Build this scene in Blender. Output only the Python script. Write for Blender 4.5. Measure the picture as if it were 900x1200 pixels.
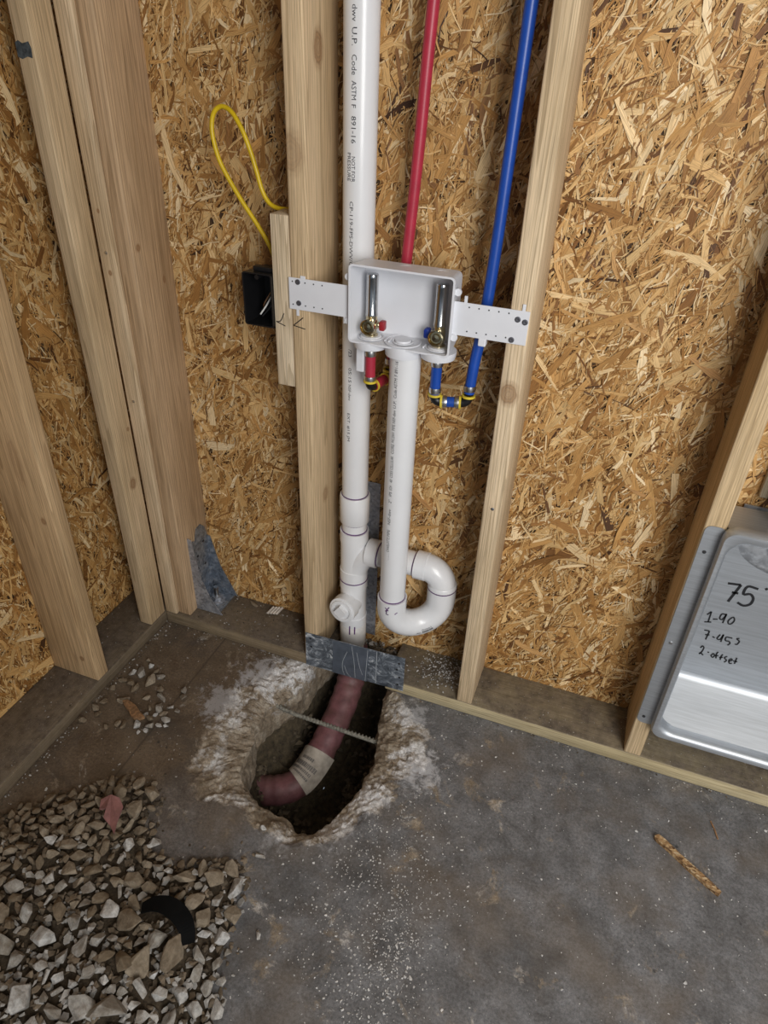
import bpy, bmesh, math, random
import numpy as np
from mathutils import Vector, Matrix, noise

random.seed(7)
rng = np.random.default_rng(7)
SC = bpy.context.scene
COL = SC.collection
for o in list(bpy.data.objects):
    bpy.data.objects.remove(o)

# ------------------------------------------------------------------ camera
CAM = Vector((1.0512, -1.186, 1.3961))
YAW, PIT, ROL, FPX = 0.3324, 0.5934, 0.0430, 815.37
Fw = Vector((-math.sin(YAW) * math.cos(PIT), math.cos(YAW) * math.cos(PIT), -math.sin(PIT)))
R0 = Fw.cross(Vector((0, 0, 1))).normalized()
U0 = R0.cross(Fw)
Rt = R0 * math.cos(ROL) + U0 * math.sin(ROL)
Up = Rt.cross(Fw)
cd = bpy.data.cameras.new('camera')
cd.sensor_fit = 'HORIZONTAL'
cd.sensor_width = 36.0
cd.lens = FPX / 900 * 36
cd.clip_start = 0.02
cam = bpy.data.objects.new('camera', cd)
COL.objects.link(cam)
M3 = Matrix((Rt, Up, -Fw)).transposed()
cam.matrix_world = Matrix.Translation(CAM) @ M3.to_4x4()
SC.camera = cam

# ------------------------------------------------------------------ light
w = bpy.data.worlds.new('overcast_day')
SC.world = w
w.use_nodes = True
bg = w.node_tree.nodes['Background']
bg.inputs['Color'].default_value = (0.74, 0.86, 1.0, 1)
bg.inputs['Strength'].default_value = 0.26


def area(name, loc, target, sx, sy, power, color):
    d = bpy.data.lights.new(name, 'AREA')
    d.shape = 'RECTANGLE'
    d.size, d.size_y, d.energy, d.color = sx, sy, power, color
    o = bpy.data.objects.new(name, d)
    COL.objects.link(o)
    o.location = loc
    o.rotation_euler = (Vector(target) - Vector(loc)).to_track_quat('-Z', 'Y').to_euler()
    return o


area('doorway_daylight', (2.22, -2.0, 1.72), (2.22, 0.0, 1.15), 1.2, 1.7, 60, (1.0, 0.985, 0.96))
SC.view_settings.view_transform = 'Standard'
SC.view_settings.look = 'None'
SC.view_settings.exposure = 0.24
SC.view_settings.gamma = 1.0
SC.view_settings.use_curve_mapping = False


# ------------------------------------------------------------------ node helpers
def newmat(name):
    m = bpy.data.materials.new(name)
    m.use_nodes = True
    nt = m.node_tree
    b = nt.nodes['Principled BSDF']
    return m, nt, b


def N(nt, t, **kw):
    n = nt.nodes.new(t)
    for k, v in kw.items():
        if k.startswith('i_'):
            n.inputs[k[2:].replace('_', ' ')].default_value = v
        else:
            setattr(n, k, v)
    return n


def L(nt, a, b):
    nt.links.new(a, b)


def ramp(nt, fac, stops, interp='LINEAR'):
    r = nt.nodes.new('ShaderNodeValToRGB')
    r.color_ramp.interpolation = interp
    e = r.color_ramp.elements
    while len(e) < len(stops):
        e.new(0.5)
    for k, (p, c) in enumerate(stops):
        e[k].position = p
        e[k].color = (c[0], c[1], c[2], 1) if hasattr(c, '__len__') else (c, c, c, 1)
    L(nt, fac, r.inputs['Fac'])
    return r


def mix(nt, fac, a, b, mode='MIX'):
    m = nt.nodes.new('ShaderNodeMix')
    m.data_type = 'RGBA'
    m.blend_type = mode
    for s, v in ((0, fac), (6, a), (7, b)):
        if hasattr(v, 'is_output'):
            L(nt, v, m.inputs[s])
        elif s == 0:
            m.inputs[0].default_value = v
        else:
            m.inputs[s].default_value = (v[0], v[1], v[2], 1)
    return m.outputs[2]


def math_(nt, op, a, b=None, clamp=False):
    m = nt.nodes.new('ShaderNodeMath')
    m.operation = op
    m.use_clamp = clamp
    for k, v in enumerate((a, b)):
        if v is None:
            continue
        if hasattr(v, 'is_output'):
            L(nt, v, m.inputs[k])
        else:
            m.inputs[k].default_value = v
    return m.outputs[0]


def noise_tex(nt, vec, scale, detail=3.0, rough=0.5, dist=0.0):
    n = nt.nodes.new('ShaderNodeTexNoise')
    n.inputs['Scale'].default_value = scale
    n.inputs['Detail'].default_value = detail
    n.inputs['Roughness'].default_value = rough
    n.inputs['Distortion'].default_value = dist
    L(nt, vec, n.inputs['Vector'])
    return n.outputs['Fac']


def mapping(nt, vec, scale=(1, 1, 1), loc=(0, 0, 0)):
    m = nt.nodes.new('ShaderNodeMapping')
    m.inputs['Scale'].default_value = scale
    m.inputs['Location'].default_value = loc
    L(nt, vec, m.inputs['Vector'])
    return m.outputs[0]


def bump(nt, b, h, strength=0.3, dist=0.002):
    bp = nt.nodes.new('ShaderNodeBump')
    bp.inputs['Strength'].default_value = strength
    bp.inputs['Distance'].default_value = dist
    L(nt, h, bp.inputs['Height'])
    L(nt, bp.outputs[0], b.inputs['Normal'])
    return bp


def plain(name, col, rough=0.5, metal=0.0, var=0.06, scale=40, bumpy=0.0, spec=0.5, coat=0.0):
    """a plain coloured material with a little procedural mottling"""
    m, nt, b = newmat(name)
    tc = N(nt, 'ShaderNodeTexCoord').outputs['Object']
    f = noise_tex(nt, tc, scale, 4)
    lo = [max(0, c * (1 - var * 2)) for c in col]
    hi = [min(1, c * (1 + var * 2)) for c in col]
    r = ramp(nt, f, [(0.3, lo), (0.7, hi)])
    L(nt, r.outputs[0], b.inputs['Base Color'])
    b.inputs['Roughness'].default_value = rough
    b.inputs['Metallic'].default_value = metal
    b.inputs['Specular IOR Level'].default_value = spec
    b.inputs['Coat Weight'].default_value = coat
    if bumpy:
        bump(nt, b, noise_tex(nt, tc, scale * 2, 5), bumpy, 0.002)
    return m


def lumber(name, base, axis='Z', knots=(), seed=0.0, dark=0.62, stain=None, weather_shade=0.0, side=0.16):
    """sawn softwood: straight grain along one axis, wandering growth rings, knots"""
    m, nt, b = newmat(name)
    tc = N(nt, 'ShaderNodeTexCoord').outputs['Object']
    sc = {'Z': (1, 1, 0.022), 'X': (0.022, 1, 1), 'Y': (1, 0.022, 1)}[axis]
    v = mapping(nt, tc, sc, (seed, seed * 1.7, seed * 0.6))
    fine = noise_tex(nt, v, 520, 3, 0.65)
    ring = noise_tex(nt, v, 34, 1.5, 0.4, 0.25)
    rs = math_(nt, 'FRACT', math_(nt, 'MULTIPLY', ring, 13.0))
    broad = noise_tex(nt, mapping(nt, tc, tuple(c * 1.0 if c == 1 else 0.25 for c in sc), (seed * 3, 0, seed)), 9, 3)
    light = [min(1, c * 1.10) for c in base]
    dk = [base[0] * dark, base[1] * dark * 0.93, base[2] * dark * 0.82]
    r = ramp(nt, rs, [(0.0, light), (0.50, base), (0.88, dk), (0.97, dk), (1.0, light)])
    col = mix(nt, 0.62, base, r.outputs[0])
    fr = ramp(nt, fine, [(0.3, 0.66), (0.62, 1.08)])
    col = mix(nt, 1.0, col, fr.outputs[0], 'MULTIPLY')
    br = ramp(nt, broad, [(0.3, (0.78, 0.74, 0.68)), (0.7, (1.08, 1.08, 1.10))])
    col = mix(nt, 1.0, col, br.outputs[0], 'MULTIPLY')
    if weather_shade:
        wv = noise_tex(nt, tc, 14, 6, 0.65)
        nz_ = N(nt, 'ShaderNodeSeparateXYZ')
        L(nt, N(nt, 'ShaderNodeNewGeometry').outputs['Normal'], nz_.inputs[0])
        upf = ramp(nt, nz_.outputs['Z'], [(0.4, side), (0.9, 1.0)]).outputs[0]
        wr = ramp(nt, wv, [(0.25, weather_shade * 0.55), (0.62, weather_shade)])
        dust_shade = ramp(nt, noise_tex(nt, tc, 60, 5, 0.7), [(0.3, (0.060, 0.048, 0.038)), (0.7, (0.165, 0.135, 0.108))]).outputs[0]
        col = mix(nt, math_(nt, 'MULTIPLY', wr.outputs[0], upf), col, dust_shade)  # dirt on top faces; a raised side value paints shade on vertical ones
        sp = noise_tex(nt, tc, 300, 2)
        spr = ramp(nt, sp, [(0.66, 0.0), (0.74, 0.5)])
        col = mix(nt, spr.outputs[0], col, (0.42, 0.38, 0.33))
    for (kx, ky, kz, rx, ry, rz, strength) in knots:
        kv = mapping(nt, tc, (1 / rx, 1 / ry, 1 / rz), (-kx / rx, -ky / ry, -kz / rz))
        ln = nt.nodes.new('ShaderNodeVectorMath')
        ln.operation = 'LENGTH'
        wob = nt.nodes.new('ShaderNodeVectorMath')
        wob.operation = 'ADD'
        L(nt, kv, wob.inputs[0])
        nz = nt.nodes.new('ShaderNodeTexNoise')
        nz.inputs['Scale'].default_value = 90
        L(nt, tc, nz.inputs['Vector'])
        sm = nt.nodes.new('ShaderNodeVectorMath')
        sm.operation = 'MULTIPLY_ADD'
        L(nt, nz.outputs['Color'], sm.inputs[0])
        sm.inputs[1].default_value = (.5, .5, .5)
        sm.inputs[2].default_value = (-.25, -.25, -.25)
        L(nt, sm.outputs[0], wob.inputs[1])
        L(nt, wob.outputs[0], ln.inputs[0])
        d = ln.outputs['Value']
        kr = ramp(nt, math_(nt, 'MULTIPLY', d, 0.5), [(0.0, 0.75), (0.30, 0.9), (0.42, 1.0), (0.5, 0.55), (0.75, 0.0)])
        kc = ramp(nt, math_(nt, 'FRACT', math_(nt, 'MULTIPLY', d, 3.3)), [(0.0, (0.20, 0.10, 0.045)), (0.5, (0.33, 0.18, 0.08)), (1.0, (0.16, 0.08, 0.035))])
        col = mix(nt, math_(nt, 'MULTIPLY', kr.outputs[0], strength), col, kc.outputs[0])
    L(nt, col, b.inputs['Base Color'])
    b.inputs['Roughness'].default_value = 0.72
    b.inputs['Specular IOR Level'].default_value = 0.25
    bump(nt, b, fine, 0.25, 0.001)
    return m


# ------------------------------------------------------------------ geometry helpers
WLOC = {}


def clean(bm):
    bmesh.ops.recalc_face_normals(bm, faces=bm.faces)


def obj(name, bm, mat, parent=None, smooth=False, sharp=40, recalc=True, attrs=None):
    if recalc:
        clean(bm)
    if parent is None:
        xs = [v.co for v in bm.verts]
        lo = Vector((min(c.x for c in xs), min(c.y for c in xs), min(c.z for c in xs)))
        hi = Vector((max(c.x for c in xs), max(c.y for c in xs), max(c.z for c in xs)))
        org = Vector(((lo.x + hi.x) / 2, (lo.y + hi.y) / 2, lo.z))
    else:
        org = WLOC[parent.name]
    for v in bm.verts:
        v.co -= org
    me = bpy.data.meshes.new(name)
    bm.to_mesh(me)
    bm.free()
    for m in (mat if isinstance(mat, (list, tuple)) else [mat]):
        me.materials.append(m)
    if smooth:
        me.polygons.foreach_set('use_smooth', [True] * len(me.polygons))
        try:
            me.set_sharp_from_angle(angle=math.radians(sharp))
        except Exception:
            pass
    o = bpy.data.objects.new(name, me)
    COL.objects.link(o)
    WLOC[o.name] = org
    if parent is None:
        o.location = org
    else:
        o.parent = parent
    return o


def tag(o, label, cat, group=None):
    o['label'] = label
    o['category'] = cat
    if group:
        o['group'] = group
    return o


def thing(name, label, cat, loc, group=None):
    o = bpy.data.objects.new(name, None)
    o.empty_display_size = 0.05
    COL.objects.link(o)
    o.location = loc
    WLOC[o.name] = Vector(loc)
    return tag(o, label, cat, group)


def struct(o):
    o['kind'] = 'structure'
    return o


def box(bm, x0, x1, y0, y1, z0, z1, bev=0.0, seg=2):
    vs = [bm.verts.new((x, y, z)) for x in (x0, x1) for y in (y0, y1) for z in (z0, z1)]
    fs = [(0, 1, 3, 2), (4, 6, 7, 5), (0, 4, 5, 1), (2, 3, 7, 6), (0, 2, 6, 4), (1, 5, 7, 3)]
    faces = [bm.faces.new([vs[i] for i in f]) for f in fs]
    if bev:
        es = list({e for f in faces for e in f.edges})
        bmesh.ops.bevel(bm, geom=es, offset=bev, segments=seg, affect='EDGES', profile=0.5)
    return bm


def B(*a, **k):
    return box(bmesh.new(), *a, **k)


def frames(pts):
    ts = []
    for i in range(len(pts)):
        a = pts[max(0, i - 1)]
        b = pts[min(len(pts) - 1, i + 1)]
        ts.append((b - a).normalized())
    t = ts[0]
    n = t.orthogonal().normalized()
    out = []
    for t in ts:
        n = (n - t * n.dot(t))
        if n.length < 1e-6:
            n = t.orthogonal()
        n.normalize()
        out.append((n.copy(), t.cross(n)))
    return out


def tube(bm, pts, rad, seg=20, cap=True, closed=False, ell=None):
    pts = [Vector(p) for p in pts]
    fr = frames(pts)
    rings = []
    for i, (p, (a, b)) in enumerate(zip(pts, fr)):
        r = rad[i] if hasattr(rad, '__len__') else rad
        ring = []
        for k in range(seg):
            th = 2 * math.pi * k / seg
            ring.append(bm.verts.new(p + (a * math.cos(th) + b * math.sin(th)) * r))
        rings.append(ring)
    for i in range(len(rings) - 1):
        for k in range(seg):
            bm.faces.new((rings[i][k], rings[i][(k + 1) % seg], rings[i + 1][(k + 1) % seg], rings[i + 1][k]))
    if cap:
        bm.faces.new(rings[0][::-1])
        bm.faces.new(rings[-1])
    return bm


def T(pts, rad, **k):
    return tube(bmesh.new(), pts, rad, **k)


def smooth_path(pts, n=8):
    """Catmull-Rom through the points"""
    P = [Vector(p) for p in pts]
    P = [P[0] * 2 - P[1]] + P + [P[-1] * 2 - P[-2]]
    out = []
    for i in range(1, len(P) - 2):
        for k in range(n):
            t = k / n
            a, b, c, d = P[i - 1], P[i], P[i + 1], P[i + 2]
            out.append(0.5 * ((2 * b) + (c - a) * t + (2 * a - 5 * b + 4 * c - d) * t * t + (3 * b - a - 3 * c + d) * t ** 3))
    out.append(P[-2])
    return out


def lathe(bm, prof, org, axis, seg=24, cap=True):
    """profile of (distance along axis, radius)"""
    org = Vector(org)
    ax = Vector(axis).normalized()
    a = ax.orthogonal().normalized()
    b = ax.cross(a)
    rings = []
    for (d, r) in prof:
        rings.append([bm.verts.new(org + ax * d + (a * math.cos(2 * math.pi * k / seg) + b * math.sin(2 * math.pi * k / seg)) * r) for k in range(seg)])
    for i in range(len(rings) - 1):
        for k in range(seg):
            bm.faces.new((rings[i][k], rings[i][(k + 1) % seg], rings[i + 1][(k + 1) % seg], rings[i + 1][k]))
    if cap:
        bm.faces.new(rings[0][::-1])
        bm.faces.new(rings[-1])
    return bm


def LA(prof, org, axis, **k):
    return lathe(bmesh.new(), prof, org, axis, **k)


def prism(bm, poly, fn, d):
    """extruded polygon: fn maps (u, v, w) to a point; thickness 0..d"""
    a = [bm.verts.new(fn(u, v, 0)) for u, v in poly]
    b = [bm.verts.new(fn(u, v, d)) for u, v in poly]
    bm.faces.new(a[::-1])
    bm.faces.new(b)
    n = len(poly)
    for i in range(n):
        bm.faces.new((a[i], a[(i + 1) % n], b[(i + 1) % n], b[i]))
    return bm


def rrect(x0, x1, z0, z1, r, seg=6):
    out = []
    for cx, cz, a0 in ((x1 - r, z1 - r, 0), (x0 + r, z1 - r, 90), (x0 + r, z0 + r, 180), (x1 - r, z0 + r, 270)):
        for k in range(seg + 1):
            a = math.radians(a0 + 90 * k / seg)
            out.append((cx + r * math.cos(a), cz + r * math.sin(a)))
    return out


def ribbon(bm, pts2, width, fn, n=4):
    """a marker stroke laid on a surface, fn maps (u, v) to a point"""
    P = [Vector((a, b, 0)) for a, b in pts2]
    if len(P) > 2:
        P = smooth_path(P, n)
    vs = []
    for i, p in enumerate(P):
        t = (P[min(i + 1, len(P) - 1)] - P[max(i - 1, 0)]).normalized()
        s = Vector((-t.y, t.x, 0)) * width / 2
        vs.append((bm.verts.new(fn(p.x + s.x, p.y + s.y)), bm.verts.new(fn(p.x - s.x, p.y - s.y))))
    for a, b in zip(vs, vs[1:]):
        bm.faces.new((a[0], a[1], b[1], b[0]))


def text_mesh(body):
    cu = bpy.data.curves.new('t', 'FONT')
    cu.body = body
    cu.size = 1.0
    cu.resolution_u = 2
    o = bpy.data.objects.new('t', cu)
    COL.objects.link(o)
    dg = bpy.context.evaluated_depsgraph_get()
    dg.update()
    me = bpy.data.meshes.new_from_object(o.evaluated_get(dg))
    vs = [tuple(v.co) for v in me.vertices]
    fs = [tuple(p.vertices) for p in me.polygons]
    bpy.data.objects.remove(o)
    bpy.data.curves.remove(cu)
    bpy.data.meshes.remove(me)
    return vs, fs


def add_text(bm, body, length, height, fn):
    """lettering stretched to a run length and capital height; fn maps (run, up) to a point"""
    vs, fs = text_mesh(body)
    if not vs:
        return
    x0 = min(v[0] for v in vs)
    x1 = max(v[0] for v in vs)
    vv = [bm.verts.new(fn((v[0] - x0) / (x1 - x0) * length, v[1] / 0.7 * height)) for v in vs]
    for f in fs:
        try:
            bm.faces.new([vv[i] for i in f])
        except ValueError:
            pass


# ------------------------------------------------------------------ shared materials
PINE = (0.68, 0.51, 0.32)
M = {}
M['pvc'] = plain('white_pvc', (0.78, 0.785, 0.80), 0.28, 0, 0.015, 12, 0, 0.5, 0.15)
M['pvc_old'] = plain('dusty_pvc', (0.62, 0.60, 0.58), 0.5, 0, 0.08, 30)
M['primer'] = plain('purple_primer', (0.12, 0.05, 0.16), 0.4, 0, 0.2, 60)
M['ink'] = plain('black_ink', (0.035, 0.035, 0.045), 0.6, 0, 0.1)
M['marker'] = plain('marker_ink', (0.012, 0.012, 0.014), 0.5, 0, 0.1)
M['box_plastic'] = plain('white_box_plastic', (0.74, 0.75, 0.79), 0.38, 0, 0.015, 20)
M['chrome'] = plain('chrome', (0.52, 0.52, 0.52), 0.16, 1.0, 0.03, 60)
M['brass'] = plain('brass', (0.60, 0.52, 0.34), 0.22, 1.0, 0.08, 90)
M['steel'] = plain('crimp_steel', (0.60, 0.60, 0.60), 0.3, 1.0, 0.1, 120)
M['red_plastic'] = plain('red_handle_plastic', (0.30, 0.012, 0.02), 0.4)
M['blue_plastic'] = plain('blue_handle_plastic', (0.012, 0.04, 0.30), 0.4)
M['red_pex'] = plain('red_pex', (0.42, 0.028, 0.055), 0.38, 0, 0.05)
M['blue_pex'] = plain('blue_pex', (0.010, 0.065, 0.36), 0.34, 0, 0.05)
M['black_plastic'] = plain('black_plastic', (0.008, 0.008, 0.009), 0.38)
M['yellow_ring'] = plain('yellow_plastic', (0.72, 0.55, 0.05), 0.4)
M['yellow_cable'] = plain('yellow_cable_jacket', (0.66, 0.46, 0.012), 0.36, 0, 0.05)
M['copper'] = plain('copper_wire', (0.55, 0.33, 0.2), 0.35, 1.0)
M['white_wire'] = plain('white_wire_jacket', (0.7, 0.7, 0.68), 0.4)
M['dark_hole'] = plain('nail_hole_shadow', (0.02, 0.02, 0.022), 0.8)
M['rebar'] = plain('grey_rebar', (0.20, 0.19, 0.16), 0.75, 0.0, 0.25, 180, 0.6)
M['rubber'] = plain('black_rubber', (0.003, 0.003, 0.003), 0.9, 0, 0.2, 30, 0.3, 0.15)
M['pink'] = plain('pink_foam_scrap', (0.25, 0.115, 0.105), 0.85, 0, 0.12, 60, 0.4)
M['splinter'] = plain('split_wood', (0.26, 0.145, 0.07), 0.85, 0, 0.25, 120, 0.5)
M['paper'] = plain('dusty_paper_label', (0.38, 0.34, 0.29), 0.8, 0, 0.12, 60)
M['card'] = plain('pale_corrugated_scrap', (0.55, 0.50, 0.44), 0.8, 0, 0.1, 60)


def galvanised(name, base=(0.30, 0.34, 0.40), rough=0.38, spangle=0.5, dirt=0.5):
    m, nt, b = newmat(name)
    tc = N(nt, 'ShaderNodeTexCoord').outputs['Object']
    vo = nt.nodes.new('ShaderNodeTexVoronoi')
    vo.inputs['Scale'].default_value = 160
    L(nt, tc, vo.inputs['Vector'])
    sep = nt.nodes.new('ShaderNodeSeparateColor')
    L(nt, vo.outputs['Color'], sep.inputs[0])
    r = ramp(nt, sep.outputs[0], [(0, [c * (1 - spangle * .6) for c in base]), (1, [min(1, c * (1 + spangle * .6)) for c in base])])
    d = noise_tex(nt, tc, 55, 6, 0.7)
    dr = ramp(nt, d, [(0.5, 0.0), (0.66, dirt)])
    col = mix(nt, dr.outputs[0], r.outputs[0], (0.55, 0.55, 0.56))
    L(nt, col, b.inputs['Base Color'])
    b.inputs['Metallic'].default_value = 0.75
    rr = ramp(nt, d, [(0.4, rough), (0.7, 0.75)])
    L(nt, rr.outputs[0], b.inputs['Roughness'])
    bump(nt, b, sep.outputs[0], 0.08, 0.001)
    return m


M['galv'] = galvanised('galvanised_steel', (0.27, 0.31, 0.37))
M['galv_dusty'] = galvanised('dusty_galvanised_steel', (0.40, 0.42, 0.47), 0.5, 0.5, 0.8)
M['galv_plain'] = galvanised('smooth_galvanised_sheet', (0.60, 0.62, 0.65), 0.30, 0.10, 0.05)


def guard_steel():
    m, nt, b = newmat('plaster_splashed_steel')
    tc = N(nt, 'ShaderNodeTexCoord').outputs['Object']
    n1 = noise_tex(nt, mapping(nt, tc, (1, 1, 1.3), (3, 1, 2)), 26, 9, 0.72, 1.6)
    r = ramp(nt, n1, [(0.36, (0.06, 0.07, 0.085)), (0.50, (0.15, 0.175, 0.21)), (0.56, (0.30, 0.34, 0.39)), (0.64, (0.72, 0.75, 0.79))])
    L(nt, r.outputs[0], b.inputs['Base Color'])
    b.inputs['Metallic'].default_value = 0.35
    b.inputs['Roughness'].default_value = 0.42
    bump(nt, b, n1, 0.15, 0.002)
    return m


M['guard'] = guard_steel()


def brushed(name, col, axis):
    m, nt, b = newmat(name)
    tc = N(nt, 'ShaderNodeTexCoord').outputs['Object']
    v = mapping(nt, tc, axis)
    f = noise_tex(nt, v, 260, 3)
    r = ramp(nt, f, [(0.3, [c * 0.9 for c in col]), (0.7, [min(1, c * 1.08) for c in col])])
    L(nt, r.outputs[0], b.inputs['Base Color'])
    b.inputs['Metallic'].default_value = 0.85
    b.inputs['Roughness'].default_value = 0.50
    return m


M['dryer'] = brushed('aluminised_steel', (0.50, 0.525, 0.555), (0.05, 1, 1))


def osb_strand_mat():
    m, nt, b = newmat('osb_strands')
    at = N(nt, 'ShaderNodeAttribute', attribute_name='tone')
    uv = N(nt, 'ShaderNodeUVMap').outputs[0]
    g = noise_tex(nt, mapping(nt, uv, (28, 800, 1)), 1.0, 3, 0.6)
    gr = ramp(nt, g, [(0.28, 0.45), (0.5, 0.95), (0.72, 1.22)])
    col = mix(nt, 1.0, at.outputs['Color'], gr.outputs[0], 'MULTIPLY')
    L(nt, col, b.inputs['Base Color'])
    b.inputs['Roughness'].default_value = 0.55
    b.inputs['Specular IOR Level'].default_value = 0.35
    bump(nt, b, g, 0.5, 0.0012)
    return m


M['osb'] = osb_strand_mat()
M['osb_core'] = plain('osb_board_core', (0.07, 0.034, 0.012), 0.8, 0, 0.3, 60, 0.5)


def concrete():
    m, nt, b = newmat('stained_concrete_slab')
    tc = N(nt, 'ShaderNodeTexCoord').outputs['Object']
    geo = N(nt, 'ShaderNodeNewGeometry')
    pos = geo.outputs['Position']
    sx = N(nt, 'ShaderNodeSeparateXYZ')
    L(nt, pos, sx.inputs[0])
    fine = noise_tex(nt, pos, 170, 9, 0.82)
    mid = noise_tex(nt, pos, 16, 9, 0.72, 0.4)
    big = noise_tex(nt, pos, 3.2, 5, 0.6, 0.5)
    grey = ramp(nt, mid, [(0.30, (0.082, 0.080, 0.081)), (0.5, (0.150, 0.149, 0.153)), (0.72, (0.235, 0.236, 0.246))]).outputs[0]
    fr = ramp(nt, fine, [(0.30, 0.38), (0.5, 0.98), (0.70, 1.65)]).outputs[0]
    col = mix(nt, 1.0, grey, fr, 'MULTIPLY')
    # muddy brown film by the corner and left wall, and warm rust patches elsewhere
    # mud film: strongest towards the corner where the plates meet
    dd = math_(nt, 'ADD', math_(nt, 'MULTIPLY', sx.outputs['X'], 1.25), math_(nt, 'MULTIPLY', sx.outputs['Y'], -0.35))
    mm = math_(nt, 'ADD', dd, math_(nt, 'MULTIPLY', big, -0.75))
    mr = ramp(nt, mm, [(0.16, 0.95), (0.50, 0.0)]).outputs[0]
    mud = ramp(nt, mid, [(0.3, (0.085, 0.058, 0.036)), (0.7, (0.165, 0.122, 0.082))]).outputs[0]
    col = mix(nt, mr, col, mix(nt, 1.0, mud, fr, 'MULTIPLY'))
    rust = ramp(nt, noise_tex(nt, mapping(nt, pos, (1, 1, 1), (5, 2, 0)), 5.5, 5, 0.6), [(0.46, 0.0), (0.66, 0.5)]).outputs[0]
    col = mix(nt, rust, col, (0.155, 0.118, 0.082))
    # dark damp patches
    dk = ramp(nt, noise_tex(nt, mapping(nt, pos, (1, 1, 1), (1, 8, 0)), 7, 5, 0.65), [(0.52, 0.0), (0.7, 0.55)]).outputs[0]
    col = mix(nt, dk, col, (0.055, 0.052, 0.050))
    # trowel scratches
    sc = noise_tex(nt, mapping(nt, pos, (40, 3, 1)), 3, 4, 0.7)
    scr = ramp(nt, sc, [(0.66, 0.0), (0.72, 0.25)]).outputs[0]
    col = mix(nt, scr, col, (0.26, 0.25, 0.25))
    # pinholes
    vo = nt.nodes.new('ShaderNodeTexVoronoi')
    vo.inputs['Scale'].default_value = 13
    L(nt, pos, vo.inputs['Vector'])
    pin = ramp(nt, vo.outputs['Distance'], [(0.035, 1.0), (0.055, 0.0)]).outputs[0]
    col = mix(nt, math_(nt, 'MULTIPLY', pin, 0.75), col, (0.03, 0.03, 0.032))
    # layout line scored parallel to the left wall
    ld = math_(nt, 'ABSOLUTE', math_(nt, 'SUBTRACT', sx.outputs['X'], math_(nt, 'ADD', 0.187, math_(nt, 'MULTIPLY', fine, 0.004))))
    lr = ramp(nt, ld, [(0.0008, 0.7), (0.0022, 0.0)]).outputs[0]
    col = mix(nt, lr, col, (0.05, 0.04, 0.032))
    # broken concrete around the hole
    ch = N(nt, 'ShaderNodeAttribute', attribute_name='chip').outputs['Fac']
    edge = math_(nt, 'ADD', ch, math_(nt, 'MULTIPLY', math_(nt, 'SUBTRACT', noise_tex(nt, pos, 11, 8, 0.72, 0.6), 0.5), 2.0))
    ce = ramp(nt, edge, [(0.18, 0.0), (0.34, 1.0)]).outputs[0]
    tan = ramp(nt, noise_tex(nt, pos, 30, 6, 0.7), [(0.28, (0.115, 0.085, 0.055)), (0.5, (0.25, 0.20, 0.145)), (0.72, (0.42, 0.37, 0.30))]).outputs[0]
    white = ramp(nt, noise_tex(nt, mapping(nt, pos, (1, 1, 1), (2, 3, 1)), 13, 6, 0.7), [(0.52, 0.0), (0.62, 0.95)]).outputs[0]
    wmask = ramp(nt, ch, [(0.1, 0.7), (0.35, 1.0), (0.6, 0.7), (0.85, 0.0)]).outputs[0]
    tan = mix(nt, math_(nt, 'MULTIPLY', white, wmask), tan, (0.60, 0.59, 0.58))
    wn = noise_tex(nt, pos, 34, 8, 0.75, 0.4)
    for (px, py, pr, ps) in ((.355, -.075, .075, .75), (.42, -.015, .06, .8), (.305, -.20, .07, .7), (.815, -.195, .070, 1.0), (.745, -.30, .055, .9), (.76, -.06, .05, .8), (.70, -.40, .05, .7), (.60, -.47, .04, .5)):
        vd = nt.nodes.new('ShaderNodeVectorMath')
        vd.operation = 'DISTANCE'
        L(nt, pos, vd.inputs[0])
        vd.inputs[1].default_value = (px, py, -.01)
        q = math_(nt, 'ADD', math_(nt, 'DIVIDE', vd.outputs['Value'], pr), math_(nt, 'MULTIPLY', math_(nt, 'SUBTRACT', wn, 0.5), 4.2))
        patch = ramp(nt, q, [(0.45, ps), (0.95, 0.0)]).outputs[0]
        tan = mix(nt, patch, tan, (0.66, 0.655, 0.66))
        col = mix(nt, math_(nt, 'MULTIPLY', patch, 0.75), col, (0.52, 0.52, 0.54))
    tan = mix(nt, 1.0, tan, fr, 'MULTIPLY')
    col = mix(nt, ce, col, tan)
    L(nt, col, b.inputs['Base Color'])
    ro = ramp(nt, mid, [(0.3, 0.42), (0.7, 0.75)])
    L(nt, ro.outputs[0], b.inputs['Roughness'])
    b.inputs['Specular IOR Level'].default_value = 0.35
    h = math_(nt, 'ADD', math_(nt, 'MULTIPLY', fine, 0.6), math_(nt, 'MULTIPLY', mid, 0.8))
    bump(nt, b, h, 0.45, 0.003)
    return m


M['concrete'] = concrete()


def soil():
    m, nt, b = newmat('dark_damp_soil')
    tc = N(nt, 'ShaderNodeTexCoord').outputs['Object']
    n1 = noise_tex(nt, tc, 60, 6, 0.7)
    r = ramp(nt, n1, [(0.3, (0.020, 0.015, 0.009)), (0.6, (0.085, 0.064, 0.036)), (0.8, (0.16, 0.125, 0.08))])
    L(nt, r.outputs[0], b.inputs['Base Color'])
    b.inputs['Roughness'].default_value = 0.95
    bump(nt, b, n1, 0.8, 0.006)
    return m


M['soil'] = soil()


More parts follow.
